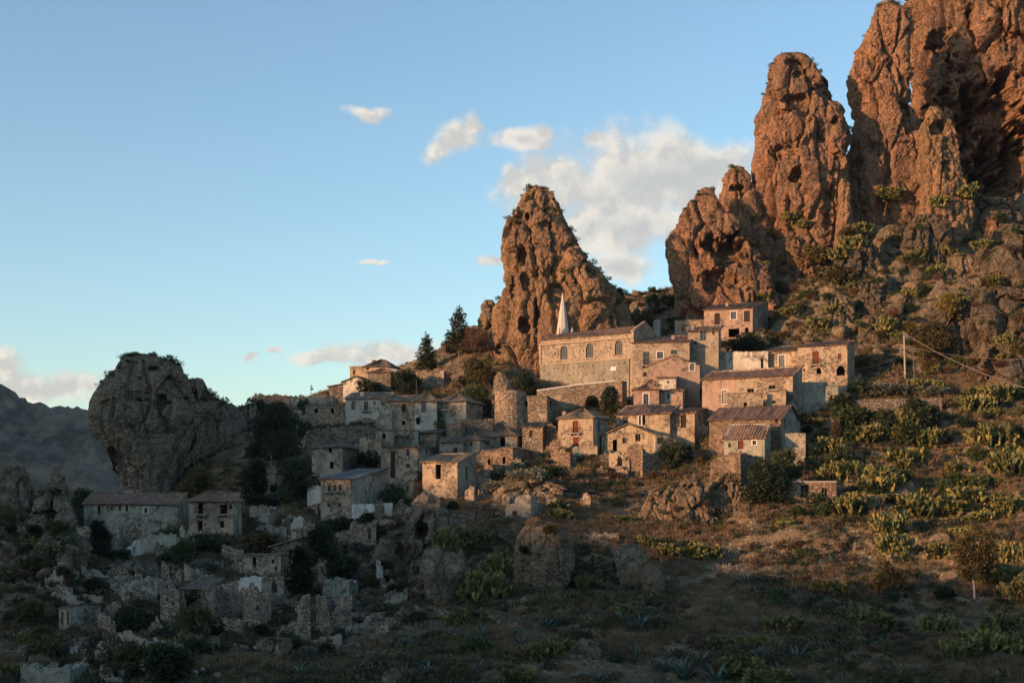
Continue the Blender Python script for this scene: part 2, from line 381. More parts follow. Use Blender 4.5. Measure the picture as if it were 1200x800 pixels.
# rocky ribs, left bank and right talus
rib = sstep(Y, 250, 275) * sstep(pc, 800, 900) + (1 - sstep(pc, 60, 110)) * sstep(Y, 150, 180) * .8
rib = rib * near
Z += rib * (fbm(P3 / 9, 5, .55, seed=41, ridged=True) * 3.6)
rr = sstep(fbm(P3 / 11, 2, seed=61), .12, .3) * near * sstep(Y, 125, 150)
Z += rr * (np.abs(fbm(P3 / 3.2, 3, seed=63, ridged=True)) * 1.1)
def hgt(x, y):
    i = min(max(np.searchsorted(ys, y) - 1, 0), len(ys) - 2); j = min(max(np.searchsorted(xs, x) - 1, 0), len(xs) - 2)
    fy = (y - ys[i]) / (ys[i + 1] - ys[i]); fx = (x - xs[j]) / (xs[j + 1] - xs[j])
    return float((Z[i, j] * (1 - fx) + Z[i, j + 1] * fx) * (1 - fy) + (Z[i + 1, j] * (1 - fx) + Z[i + 1, j + 1] * fx) * fy)
def hit(px, py, y0=104, y1=345):
    """point of the slope seen at a picture position"""
    y = y0
    while y < y1:
        x, _, z = at_px(px, py, y)
        if hgt(x, y) >= z: return (x, y, hgt(x, y))
        y += .5
    x, _, z = at_px(px, py, 300); return (x, 300, hgt(x, 300))
HS = Z.copy()   # smooth copy kept for placing; flattening is written to Z
FOOT = []       # house footprints: origin, yaw, width, depth, base height
def flatten():
    for (x0, y0, a, w, d, zb) in FOOT:
        i0, i1 = np.searchsorted(ys, (y0 - 28, y0 + 32)); j0, j1 = np.searchsorted(xs, (x0 - 28, x0 + 32))
        dx, dy = X[i0:i1, j0:j1] - x0, Y[i0:i1, j0:j1] - y0
        s = dx * math.cos(a) + dy * math.sin(a); r = -dx * math.sin(a) + dy * math.cos(a)
        o = np.hypot(np.maximum(np.maximum(-s, s - w), 0), np.maximum(np.maximum(-r, r - d), 0))
        Z[i0:i1, j0:j1] = np.minimum(Z[i0:i1, j0:j1], zb - .25 + np.maximum(o - .5, 0) * 1.15)
def build_ground():
    V = np.stack([X, Y, Z], -1).reshape(-1, 3)
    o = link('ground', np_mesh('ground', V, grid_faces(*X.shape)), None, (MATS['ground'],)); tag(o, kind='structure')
    tag(o, label='steep rocky hillside of dry grass soil and stones under the village')

# ------------------------------------------------------------------ rocks
ROCKS = []
def blocks(P, seed):
    """angular broken blocks: height of a randomly tilted facet per cell, and the crack between cells"""
    i = np.floor(P).astype(np.int64); sh = P.shape[:-1]; f1 = np.full(sh, 9.0); f2 = np.full(sh, 9.0); v = np.zeros(sh + (3,)); r = np.zeros(sh + (3,))
    for dx in (-1, 0, 1):
        for dy in (-1, 0, 1):
            for dz in (-1, 0, 1):
                c = i + np.array([dx, dy, dz]); k = c & 0xffffff; q = np.stack([_h(k[..., 0], k[..., 1], k[..., 2], seed + t) for t in (1, 2, 3)], -1)
                w = P - c - q; d = (w ** 2).sum(-1); m = d < f1; f2 = np.where(m, f1, np.minimum(f2, d)); f1 = np.where(m, d, f1)
                v = np.where(m[..., None], w, v); r = np.where(m[..., None], q, r)
    t = ((r * 7.3) % 1 - .5) * 2
    return (r[..., 0] - .5) + (v * t).sum(-1) * .9, 1 - sstep(np.sqrt(f2) - np.sqrt(f1), 0, .16)
def rock(name, label, rows, Yc, mat, thick=.8, amp=1.0, cav=(), res=.26, seed=0, zdrop=16, cat='rock', group=None, fis=1.0, sq=2.4, lean=0.0, caves=True):
    """rows: (picture row, left column, right column) top to bottom at distance Yc; a closed body with real depth"""
    if Yc is None or Yc < 0:
        e_ = sorted(rows)[-1]; w_ = (e_[2] - e_[1]) / 2; y_ = hit((e_[1] + e_[2]) / 2, e_[0])[1]; Yc = y_ + .35 * w_ / F * y_
    rows = sorted(rows); py = np.array([r[0] for r in rows], float); l = np.array([r[1] for r in rows], float); r_ = np.array([r[2] for r in rows], float)
    k = Yc / F; zt = (H0 - py[0]) * k; zb = (H0 - py[-1]) * k - zdrop
    n = max(14, int((zt - zb) / res)); zr = np.linspace(zt, zb, n)
    pr = H0 - zr / k
    L = (np.interp(pr, py, l) - 600) * k; Rr = (np.interp(pr, py, r_) - 600) * k
    kz = max(3, int(1.2 / res)) | 1
    L = blur(L, 0, kz); Rr = blur(Rr, 0, kz)
    cx = (L + Rr) / 2; hw = np.maximum((Rr - L) / 2, .15)
    cy = Yc + lean * (zr - zb)
    m = max(28, int(2 * math.pi * hw.max() * .9 / res)); th = np.linspace(0, 2 * math.pi, m, endpoint=False)
    ct, s_ = np.cos(th), np.sin(th); sup = (np.abs(ct) ** sq + np.abs(s_) ** sq) ** (-1 / sq)
    hd = np.minimum(hw * thick, hw.max() * thick) if np.isscalar(thick) else hw
    px_ = cx[:, None] + hw[:, None] * (ct * sup)[None]; py_ = cy[:, None] + hd[:, None] * (s_ * sup)[None]
    Pn = np.stack([px_, py_, np.repeat(zr[:, None], m, 1)], -1)
    N = np.stack([np.broadcast_to(ct * sup, px_.shape), np.broadcast_to(s_ * sup, px_.shape), np.zeros_like(px_)], -1)
    N = N / np.linalg.norm(N, axis=-1, keepdims=True)
    size = hw.max(); a = amp * min(1.0, size / 9)
    q = Pn + seed * 13.7
    d = a * 1.5 * fbm(q / np.array([7, 7, 9]) / max(.35, min(1, size / 9)), 3, seed=seed + 1)
    sc_ = max(.4, min(1, size / 9))
    rd = fbm(q / np.array([5.0, 5.0, 17.0]) / sc_, 3, seed=seed + 5, ridged=True)
    d -= a * fis * 1.6 * sstep(rd, .5, .95)
    f1_, k1_ = blocks(q / np.array([5.5, 5.5, 14.0]) / sc_ + .12 * fbm(q / 3, 2, seed=seed)[..., None], seed + 71); d += a * (1.5 * f1_ - .75 * k1_)
    f2_, k2_ = blocks(q / np.array([2.0, 2.0, 1.8]) / max(sc_, .6), seed + 75); d += a * (.14 * f2_ - .12 * k2_)
    if caves:
        cv = fbm(q / np.array([3.0, 3.0, 2.2]) / sc_, 3, seed=seed + 21); d -= a * .6 * sstep(cv, .25, .55)
    ledge = fbm(q / np.array([9, 9, 1.5]) / sc_, 2, seed=seed + 33); d += a * .45 * ledge
    w2, id2 = worley(q / .95, seed + 17); d += .16 * (id2 - .5) + .10 * (.6 - w2)
    d += .22 * amp * fbm(q / 1.8, 4, .6, seed=seed + 44) - .3 * amp * sstep(fbm(q / 1.0, 2, seed=seed + 47), .3, .55)
    top = sstep(np.arange(n) / n, 0, .06); d = d * (.35 + .65 * top)[:, None]
    d = np.maximum(d, -hw[:, None] * .6)
    Pn = Pn + N * d[..., None]
    Pn[..., 2] += a * .5 * fbm(q / 3, 2, seed=seed + 50)
    for (cxp, cyp, rx, ry, dep) in cav:       # hollows: position and radius in the picture, depth in metres
        ux = (Pn[..., 0] / Yc * F + 600 - cxp) / rx; uz = (H0 - Pn[..., 2] / Yc * F - cyp) / ry
        e = np.sqrt(ux ** 2 + uz ** 2) + .75 * fbm(Pn / 2.6, 3, seed=seed + 60)
        Pn[..., 1] += np.where(s_[None] < .25, dep * (1 - sstep(e, .45, 1.0)), 0)
    V = Pn.reshape(-1, 3)
    capt = np.array([[cx[0], cy[0], zt + .1 * size * .3]]); V = np.concatenate([V, capt]); ic = len(V) - 1
    Q = grid_faces(n, m, True)
    j = np.arange(m); capf = np.stack([np.full(m, ic), (j + 1) % m, j, j], -1)
    Q = np.concatenate([Q[:, ::-1], capf])
    me = bpy.data.meshes.new(name)
    tri = Q[-m:, :3]; Q = Q[:-m]
    me.vertices.add(len(V)); me.vertices.foreach_set('co', V.astype(np.float32).ravel())
    nl = Q.size + tri.size; me.loops.add(nl); me.loops.foreach_set('vertex_index', np.concatenate([Q.ravel(), tri.ravel()]).astype(np.int32))
    me.polygons.add(len(Q) + len(tri))
    me.polygons.foreach_set('loop_start', np.concatenate([np.arange(len(Q)) * 4, len(Q) * 4 + np.arange(len(tri)) * 3]).astype(np.int32))
    me.polygons.foreach_set('use_smooth', np.zeros(len(Q) + len(tri), bool))
    me.update(calc_edges=True)
    o = link(name, me, None, (MATS[mat],)); tag(o, label, cat, group); ROCKS.append(o)
    return o
rock('rock_spire', 'tall leaning rock spire behind the church roof and bell spire', [(219, 624, 633), (225, 614, 642), (238, 602, 654), (256, 592, 662), (275, 587, 672), (300, 588, 684), (320, 591, 704), (345, 585, 728), (370, 579, 738), (400, 575, 744), (440, 572, 745), (500, 565, 750)],
     285, 'amber_rock', .62, .85, [(609, 262, 5, 5, 2), (618, 258, 4, 5, 2), (613, 306, 8, 15, 2.5), (616, 335, 6, 12, 2), (614, 385, 8, 13, 3.5), (650, 352, 14, 18, 2), (585, 412, 5, 6, 2.5), (638, 270, 9, 6, 1.4), (628, 372, 4, 26, 2.2), (603, 345, 5, 20, 1.6)], seed=1, res=.24)
rock('rock_shoulder', 'low dark rock shoulder left of the leaning rock spire', [(352, 566, 578), (365, 560, 590), (390, 556, 600), (430, 552, 610), (470, 550, 620)], 292, 'tan_rock', .8, .9, seed=2)
rock('rock_saddle', 'dark rocky saddle between the leaning spire and the twin rocks', [(343, 690, 706), (349, 684, 742), (344, 752, 775), (355, 676, 860), (385, 670, 870), (420, 665, 880)][0:2] + [(356, 676, 850), (385, 670, 870), (420, 665, 880)], 312, 'grey_rock', .3, 1.2, seed=3)
rock('rock_peak', 'lower rounded peak of the pair of orange rocks right of the cloud', [(221, 822, 832), (228, 816, 838), (240, 808, 845), (255, 799, 858), (268, 790, 866), (282, 783, 880), (300, 780, 893), (325, 782, 905), (350, 786, 912), (400, 790, 920)],
     303, 'orange_rock', .55, 1.0, [(850, 300, 34, 30, 4), (838, 330, 26, 18, 3)], seed=4)
rock('rock_peak', 'pointed tip of the pair of orange rocks, just left of the tallest free pillar', [(195, 858, 866), (202, 852, 874), (212, 847, 880), (228, 845, 886), (250, 846, 894), (280, 850, 905), (320, 856, 915), (360, 860, 920)], 311, 'orange_rock', .7, .8, [(862, 224, 10, 5, 2)], seed=5)
rock('rock_pillar', 'tall free-standing orange rock pillar left of the great cliff', [(63, 918, 938), (68, 908, 948), (78, 901, 956), (92, 897, 964), (110, 893, 976), (130, 889, 988), (150, 887, 993), (185, 883, 998), (220, 882, 996), (255, 884, 990), (290, 895, 984), (320, 915, 980), (360, 925, 985), (400, 930, 990)],
     312, 'orange_rock', .62, 1.0, [(928, 126, 18, 9, 2.4), (914, 186, 16, 9, 2), (926, 214, 9, 11, 2.6), (967, 110, 18, 22, 2.4), (972, 150, 5, 6, 1.8), (960, 172, 4, 4, 1.6), (932, 80, 16, 6, 1.4), (965, 240, 10, 30, 2)], seed=6, res=.26)
rock('rock_tower', 'reddish rock tower rising between the pillar and the great cliff', [(3, 1034, 1046), (10, 1024, 1056), (20, 1016, 1062), (40, 1007, 1066), (60, 1001, 1067), (90, 997, 1068), (120, 997, 1072), (140, 1001, 1078), (170, 995, 1082), (200, 990, 1086), (240, 990, 1090), (280, 990, 1095), (330, 985, 1100), (380, 985, 1100)],
     319, 'orange_rock', .7, 1.0, [(1002, 196, 7, 8, 2), (1056, 132, 5, 10, 2)], seed=7, res=.27, fis=1.1)
rock('rock_cliff', 'great orange cliff filling the upper right corner', [(-120, 1120, 1420), (-60, 1085, 1460), (-20, 1066, 1490), (10, 1060, 1500), (60, 1064, 1510), (120, 1070, 1520), (200, 1076, 1530), (300, 1080, 1540), (400, 1085, 1550)],
     338, 'orange_rock', .32, 1.5, [(1140, 170, 66, 70, 11), (1185, 215, 60, 62, 9), (1095, 62, 18, 15, 3), (1106, 81, 7, 6, 3), (1122, 40, 5, 14, 2.5), (1160, 58, 3, 30, 2), (1135, 120, 40, 14, 3)], seed=8, res=.34, fis=1.1)
rock('rock_pinnacle', 'small pointed rock standing in front of the shaded hollow of the great cliff', [(126, 1088, 1098), (134, 1083, 1106), (150, 1078, 1112), (175, 1076, 1118), (200, 1077, 1122), (235, 1078, 1130), (280, 1074, 1138)], 309, 'amber_rock', .8, 1.0, [(1098, 152, 10, 14, 3), (1108, 205, 9, 12, 3)], seed=9)
rock('rock_pinnacle', 'thin lit rock horn right of the small pointed rock', [(140, 1110, 1114), (150, 1107, 1118), (170, 1102, 1124), (200, 1100, 1128), (240, 1098, 1140)], 309, 'amber_rock', .8, .8, seed=10)
rock('rock_finger', 'small rock finger in the cleft between pillar and tower', [(210, 986, 992), (216, 983, 996), (230, 981, 997), (260, 980, 998), (290, 976, 1002)], 306, 'amber_rock', .9, .8, seed=11)
rock('rock_crag', 'big rounded grey crag at the left end of the village', [(414, 150, 166), (418, 144, 190), (425, 140, 204), (437, 131, 214), (450, 123, 221), (462, 116, 226), (475, 112, 230), (490, 110, 232), (505, 112, 224), (520, 119, 217), (540, 128, 211), (560, 138, 207), (590, 145, 205), (620, 145, 205)],
     244, 'grey_rock', .72, .55, [(196, 474, 9, 10, 2.2), (140, 545, 8, 22, 1.8)], seed=12, res=.2)
rock('rock_crag', 'lower grey crag between the big rounded crag and the dark trees', [(444, 226, 238), (450, 216, 243), (463, 212, 248), (472, 214, 264), (482, 216, 280), (510, 216, 296), (550, 212, 310), (600, 204, 320)], 259, 'grey_rock', .6, .5, [(218, 500, 16, 60, 6), (212, 560, 12, 40, 5)], seed=13, res=.22)
rock('rock_outcrop', 'brown layered outcrop on the left edge with its tip nearest the long low house', [(549, 60, 70), (555, 54, 75), (570, 48, 80), (590, 38, 90), (620, 28, 98), (660, 20, 104), (700, 12, 108), (750, 10, 110)], 208, 'grey_rock', .8, 1.2, seed=14, res=.2, cav=[(70, 578, 16, 5, 2), (60, 600, 20, 4, 2)])
rock('rock_outcrop', 'brown outcrop cut by the left edge of the picture', [(547, 14, 28), (555, 6, 36), (575, -4, 46), (600, -20, 52), (650, -40, 60), (720, -50, 64)], 214, 'grey_rock', .8, 1.0, seed=15, res=.22)
rock('boulder', 'largest pale boulder in the lower middle of the slope', [(610, 628, 642), (613, 620, 652), (619, 613, 660), (630, 606, 668), (648, 601, 673), (665, 600, 672), (680, 604, 668), (694, 606, 660)], None, 'tan_rock', .9, .6, seed=16, res=.13, zdrop=2, caves=False, fis=.3, cat='boulder')
rock('boulder', 'second big boulder left of the largest one, beside dark prickly pears', [(637, 512, 528), (643, 502, 538), (657, 494, 544), (672, 493, 546), (690, 498, 538), (705, 500, 534)], None, 'grey_rock', .9, .6, seed=17, res=.13, zdrop=2, caves=False, fis=.3, cat='boulder')
rock('boulder', 'small upright egg-shaped boulder right of the largest one', [(661, 758, 766), (666, 753, 774), (678, 750, 778), (690, 752, 778), (698, 753, 776)], None, 'tan_rock', .9, .45, seed=18, res=.12, zdrop=1.5, caves=False, fis=.3, cat='boulder')
rock('boulder', 'grey flat-topped boulder above the upright egg-shaped one', [(637, 732, 744), (643, 724, 752), (654, 720, 758), (668, 722, 758), (680, 722, 758)], None, 'grey_rock', .9, .55, seed=19, res=.12, zdrop=1.5, caves=False, fis=.3, cat='boulder')
rock('boulder', 'brown split boulder touching the egg-shaped one on its left', [(658, 732, 745), (664, 728, 750), (676, 727, 751), (690, 727, 752)], None, 'tan_rock', .9, .5, seed=20, res=.12, zdrop=1.5, caves=False, fis=.3, cat='boulder')
rock('rock_ledge', 'long slanting rock ledge running down from the lit cottage', [(595, 478, 522), (610, 468, 532), (630, 452, 528), (655, 436, 512), (680, 424, 498), (705, 415, 470), (730, 395, 445)], 182, 'grey_rock', .7, 1.3, [(495, 622, 13, 12, 3), (470, 645, 8, 22, 2)], seed=21, res=.18, zdrop=3)
for i, (lab, rows, yy) in enumerate([
    ('sunlit upright rock slab under the ruined walls, leftmost of the row', [(576, 764, 774), (584, 756, 782), (598, 750, 788), (612, 742, 794)], None),
    ('sunlit upright rock slab in the middle of the row under the ruined walls', [(568, 784, 796), (580, 778, 804), (596, 774, 808), (614, 768, 814)], None),
    ('tall sunlit rock slab at the right end of the row under the ruined walls', [(558, 806, 820), (574, 798, 826), (592, 794, 832), (614, 790, 838)], None),
    ('round shaded rock just below the small walled terrace', [(554, 846, 868), (566, 836, 880), (580, 830, 888), (598, 828, 892)], None)]):
    rock('rock_slab', lab, rows, yy, 'tan_rock', .9, 1.3, seed=30 + i, res=.15, zdrop=7, caves=False, lean=.2, sq=3)
for i, (lab, rows, mm) in enumerate([
    ('ribbed grey outcrop left of the walled yard on the left bank', [(612, 44, 62), (628, 34, 76), (650, 20, 84), (672, 10, 88)], 'grey_rock'),
    ('low grey outcrop above the two-window hut', [(672, 40, 58), (684, 28, 74), (702, 18, 80)], 'grey_rock'),
    ('grey rock shelf at the far left edge of the lower slope', [(700, -10, 20), (716, -20, 40), (742, -30, 48)], 'grey_rock'),
    ('cracked rock shelf under the white plastered room', [(640, 436, 462), (652, 426, 478), (672, 416, 484)], 'grey_rock'),
    ('brown rock step just left of the second big boulder', [(640, 470, 490), (655, 462, 498), (680, 454, 500)], 'tan_rock'),
    ('rock mound below the pair of pointed ruined walls', [(752, 300, 330), (762, 286, 346), (780, 276, 356)], 'grey_rock'),
    ('dark rock step between the large grey gabled ruin and tall ruins', [(736, 208, 232), (748, 200, 244), (766, 194, 250)], 'grey_rock'),
    ('broken rock band above the roofless bluish ruin', [(652, 124, 150), (662, 112, 166), (676, 104, 172)], 'grey_rock'),
    ('rock band below the two-storey beige house', [(640, 240, 275), (650, 228, 290), (664, 220, 300)], 'grey_rock'),
    ('brown rocks left of the rusty brown tree', [(640, 690, 712), (650, 684, 722), (662, 680, 726)], 'tan_rock'),
    ('broad dark outcrop under the church terrace houses', [(556, 600, 640), (566, 588, 660), (580, 580, 668)], 'grey_rock'),
    ('split grey outcrop on the lower slope left of the agaves', [(712, 470, 492), (724, 460, 502), (740, 452, 508)], 'grey_rock'),
    ('rounded outcrop beside the lowest agaves', [(742, 676, 694), (754, 666, 702), (770, 660, 706)], 'grey_rock')]):
    rock('rock_outcrop', lab, rows, None, mm, 1.0, 1.5, seed=130 + i, res=.16, zdrop=7, caves=False, lean=.5, sq=3, group='outcrops of bare rock on the lower slope')
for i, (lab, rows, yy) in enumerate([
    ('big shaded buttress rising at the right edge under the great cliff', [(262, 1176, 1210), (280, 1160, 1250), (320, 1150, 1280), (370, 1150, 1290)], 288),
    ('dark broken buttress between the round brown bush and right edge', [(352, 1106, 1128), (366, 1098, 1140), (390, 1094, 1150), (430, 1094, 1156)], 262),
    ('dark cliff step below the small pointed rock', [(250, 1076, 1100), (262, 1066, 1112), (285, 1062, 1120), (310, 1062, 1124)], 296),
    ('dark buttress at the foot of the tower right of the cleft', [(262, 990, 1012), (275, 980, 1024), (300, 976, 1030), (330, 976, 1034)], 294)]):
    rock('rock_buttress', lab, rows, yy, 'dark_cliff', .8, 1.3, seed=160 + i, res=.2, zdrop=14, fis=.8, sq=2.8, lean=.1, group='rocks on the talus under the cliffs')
TAL = [  # boulders and buttresses of the talus under the great cliff
 ('large rock buttress directly below the tall free-standing pillar', [(262.0, 925, 948), (271.4, 913, 965), (289.4, 915, 976), (303.8, 925, 978), (321.8, 932, 985)], 303, 'orange_rock'),
 ('pale lit boulder in the middle of the upper talus', [(259.0, 1046, 1058), (265.5, 1038, 1066), (277.7, 1034, 1074), (292.1, 1034, 1080)], 292, 'tan_rock'),
 ('two-faced boulder leaning against the tall dark slab on the talus', [(308.0, 1000, 1012), (315.2, 990, 1018), (327.4, 988, 1020), (338.2, 990, 1020)], 276, 'tan_rock'),
 ('tall dark slab with a sunlit left edge, centre of the talus', [(320.0, 1025, 1036), (327.2, 1014, 1044), (345.2, 1010, 1046), (370.4, 1008, 1048)], 270, 'dark_cliff'),
 ('broad dark rock face above the pink gabled cottage roofs', [(338.0, 975, 992), (345.2, 966, 1002), (361.0, 962, 1006), (384.1, 960, 1008)], 266, 'tan_rock'),
 ('overhanging lit boulder near the right edge halfway up the cliff', [(246.0, 1160, 1176), (251.8, 1152, 1190), (263.3, 1150, 1204), (277.7, 1156, 1210)], 297, 'orange_rock'),
 ('small lit knob of rock above the two power poles', [(344.0, 1076, 1081), (349.8, 1072, 1086), (361.3, 1070, 1090), (373.5, 1070, 1092)], 262, 'tan_rock'),
 ('ragged lit rock beak over a dark hollow on the right talus', [(292.0, 1128, 1140), (299.2, 1122, 1156), (309.3, 1122, 1162), (323.0, 1124, 1162)], 285, 'tan_rock'),
 ('jagged lit ridge of rock right of the round brown bush', [(336.0, 1122, 1136), (346.1, 1116, 1156), (356.9, 1118, 1168), (369.1, 1124, 1170)], 270, 'tan_rock'),
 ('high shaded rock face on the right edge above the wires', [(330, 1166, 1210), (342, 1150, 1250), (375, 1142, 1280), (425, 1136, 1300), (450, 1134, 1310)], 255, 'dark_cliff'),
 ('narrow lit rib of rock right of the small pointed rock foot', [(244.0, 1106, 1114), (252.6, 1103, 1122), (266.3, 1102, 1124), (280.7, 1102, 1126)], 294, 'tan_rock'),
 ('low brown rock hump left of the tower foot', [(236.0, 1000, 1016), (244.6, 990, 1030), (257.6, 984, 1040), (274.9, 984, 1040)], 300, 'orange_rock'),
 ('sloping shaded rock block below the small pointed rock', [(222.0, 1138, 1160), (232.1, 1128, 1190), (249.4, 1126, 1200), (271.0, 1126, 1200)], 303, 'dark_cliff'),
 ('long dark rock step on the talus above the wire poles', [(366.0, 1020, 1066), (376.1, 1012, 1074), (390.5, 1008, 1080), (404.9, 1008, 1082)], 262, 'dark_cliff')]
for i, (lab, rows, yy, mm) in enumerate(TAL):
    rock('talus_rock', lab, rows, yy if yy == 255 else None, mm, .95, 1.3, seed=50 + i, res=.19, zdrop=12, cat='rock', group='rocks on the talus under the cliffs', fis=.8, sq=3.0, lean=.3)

# ------------------------------------------------------------------ far mountain on the left and the ridge that shades the valley (outside the frame, towards the sun)
def far_mountain():
    gx = np.arange(-1900, 900, 5.0); gy = np.arange(850, 1900, 6.0); Xm, Ym = np.meshgrid(gx, gy)
    pcm = 600 + F * Xm / 1500; crest = np.interp(pcm, [-1400, -1000, -600, -250, -60, 0, 10, 25, 60, 85, 110, 160, 240, 400, 800, 1400], [300, 215, 230, 380, 440, 458, 462, 480, 483, 486, 493, 510, 540, 575, 590, 585])
    zc = (H0 - crest) / F * 1500
    prof = np.interp(Ym, [1150, 1320, 1420, 1500, 1650, 1900], [0, .42, .8, 1, .8, .1])
    lf = sstep(pcm, -150, -420); prof = prof * (1 - lf) + lf * np.interp(Ym, [850, 1020, 1200, 1500, 1900], [0, .75, 1, .9, .1])  # high ridge added out of view on the left to shade the visible slope
    P = np.stack([Xm, Ym, Xm * 0], -1)
    Zm = -85 + (zc + 85) * prof + fbm(P / 120, 5, seed=90, ridged=True) * 34 * prof * (1 - .82 * sstep(Ym, 1380, 1500)) + fbm(P / 45, 5, .65, seed=95, ridged=True) * 15
    o = link('mountain', np_mesh('mountain', np.stack([Xm, Ym, Zm], -1).reshape(-1, 3), grid_faces(*Xm.shape)), None, (mountain_mat(),)); tag(o, 'distant hazy blue mountain on the left beyond the village', kind='structure')
def mountain_mat():
    m, t, b = new_mat('mountain'); p = pos(t); n = t.noise(p, .012, 7, .7, .4); g = t.n.new('ShaderNodeNewGeometry'); nz = t.xyz(g.outputs['Normal'])[2]
    c = t.mix(t.step(n, .4, .6), (.05, .058, .04), (.15, .12, .09))
    c = t.mix(t.step(nz, .35, .75), (.24, .18, .13), c); c = t.mix(1, c, t.ramp(t.noise(p, .09, 5, .7), [(.25, .5), (.75, 1.5)]), 'MULTIPLY')
    t.link(c, b.inputs['Base Color']); return m
def sun_ridge():
    n_ = (TR[1], -TR[0]); te = math.tan(R(SUN_EL)); S = 420.0
    us = np.arange(-420, 260, 4.0); w = np.linspace(-1, 1, 41)
    prof = np.interp(us, [-420, -330, -236, -222, -214, -206, -199, -192, -170, -150, -138, -120, 0, 260], RIDGE)
    prof = prof + fbm(np.stack([us / 9, us * 0, us * 0], -1), 3, seed=8) * 3.2
    U, W = np.meshgrid(us, w, indexing='ij'); Hh = prof[:, None] + S * te
    Zr = -60 + (Hh + 60) * (1 - np.abs(W) ** 1.3)
    s = -S + W * 170
    Xr = s * TR[0] + U * n_[0]; Yr = s * TR[1] + U * n_[1]
    Zr = Zr + fbm(np.stack([Xr, Yr, Zr], -1) / 30, 3, seed=70) * 5 * sstep(np.abs(W), 0, .3)
    o = link('hill', np_mesh('hill', np.stack([Xr, Yr, Zr], -1).reshape(-1, 3), grid_faces(*Xr.shape)), None, (MATS['ground'],))
    tag(o, 'ridge across the valley that keeps the lower village in shade', kind='structure')
RIDGE = [44, 44, 43, 42, 41, 38, 34, 22.5, 19, 17, 15, 14, 12, 10]
far_mountain(); sun_ridge()
def haze():
    mb = MB(); z0 = float(Z.min()) - 1.0
    mb.box(-3300, 3300, -3300, 3700, min(z0, -150), 420)
    m = bpy.data.materials.new('haze'); m.use_nodes = True; t = NT(m.node_tree); t.n.remove(t.n['Principled BSDF'])
    v = t.n.new('ShaderNodeVolumePrincipled'); v.inputs['Color'].default_value = (.42, .66, 1, 1); v.inputs['Density'].default_value = HAZE
    t.link(v.outputs[0], t.n['Material Output'].inputs['Volume'])
    o = mb.obj('haze', m); tag(o, kind='stuff')
HAZE = 0.000025
# ------------------------------------------------------------------ buildings
def slab(mb, O, D, Nn, W, z0, prof, ops=(), t=.45, cap=True, z1=None):
    """a wall with thickness: O start, D direction, Nn inward normal (2D), prof = top line [(s,z)], ops = (s0,s1,zb,zt,arch)"""
    ps = sorted(prof); S = {0.0, W}
    S |= {p[0] for p in ps if 0 < p[0] < W}
    cols_ = []
    for (a, b, zb, zt, arch) in ops:
        n = 6 if arch else 1
        for i in range(n):
            sa, sb = a + (b - a) * i / n, a + (b - a) * (i + 1) / n
            if arch:
                rad = (b - a) / 2; f = lambda s: zt - rad + rad * math.sqrt(max(0, 1 - ((s - (a + b) / 2) / rad) ** 2))
                cols_.append((sa, sb, zb, f(sa), f(sb)))
            else: cols_.append((sa, sb, zb, zt, zt))
            S |= {sa, sb}
        za = zt - (b - a) / 2 if arch else zt
        for s in (a, b):
            p = [P3d(O, D, Nn, s, k, z) for k, z in ((0, zb), (0, za), (t, za), (t, zb))]
            mb.quad(*p)
    S = sorted(s for s in S if -1e-6 <= s <= W + 1e-6)
    tp = lambda s: float(np.interp(s, [p[0] for p in ps], [p[1] for p in ps]))
    for a, b in zip(S[:-1], S[1:]):
        if b - a < 1e-5: continue
        mid = (a + b) / 2; ta, tb = tp(a), tp(b); cur = (z0, z0)
        for (sa, sb, zb, za_, zb_) in sorted((c for c in cols_ if c[0] <= mid <= c[1]), key=lambda c: c[2]):
            if cur[0] >= zb: continue
            za1 = za_ + (zb_ - za_) * (a - sa) / (sb - sa); zb1 = za_ + (zb_ - za_) * (b - sa) / (sb - sa)
            za1, zb1 = min(za1, ta - .02), min(zb1, tb - .02)
            for k in (0, t): mb.quad(P3d(O, D, Nn, a, k, cur[0]), P3d(O, D, Nn, b, k, cur[1]), P3d(O, D, Nn, b, k, zb), P3d(O, D, Nn, a, k, zb))
            mb.quad(P3d(O, D, Nn, a, 0, zb), P3d(O, D, Nn, b, 0, zb), P3d(O, D, Nn, b, t, zb), P3d(O, D, Nn, a, t, zb))
            mb.quad(P3d(O, D, Nn, a, 0, za1), P3d(O, D, Nn, b, 0, zb1), P3d(O, D, Nn, b, t, zb1), P3d(O, D, Nn, a, t, za1))
            cur = (za1, zb1)
        for k in (0, t): mb.quad(P3d(O, D, Nn, a, k, cur[0]), P3d(O, D, Nn, b, k, cur[1]), P3d(O, D, Nn, b, k, tb), P3d(O, D, Nn, a, k, ta))
        mb.quad(P3d(O, D, Nn, a, 0, ta), P3d(O, D, Nn, b, 0, tb), P3d(O, D, Nn, b, t, tb), P3d(O, D, Nn, a, t, ta))
    if cap:
        for s in (0, W): mb.quad(*[P3d(O, D, Nn, s, k, z) for k, z in ((0, z0), (0, tp(s)), (t, tp(s)), (t, z0))])
def P3d(O, D, Nn, s, k, z): return (O[0] + D[0] * s + Nn[0] * k, O[1] + D[1] * s + Nn[1] * k, z)
def jag(W, h, amp, seed, step=.45, drop=None):
    """broken top line of a ruined wall; drop = list of (s/W, height factor)"""
    q = random.Random(seed); pts = []; s = 0.0; z = h
    while s < W:
        k = 1.0 if drop is None else float(np.interp(s / W, [d[0] for d in drop], [d[1] for d in drop]))
        z = h * k + q.uniform(-amp, amp * .3)
        pts.append((s, z)); s2 = s + q.uniform(.15, step)
        if q.random() < .5: pts.append((min(s2, W) - .02, z))
        s = s2
    pts.append((W, pts[-1][1])); return pts
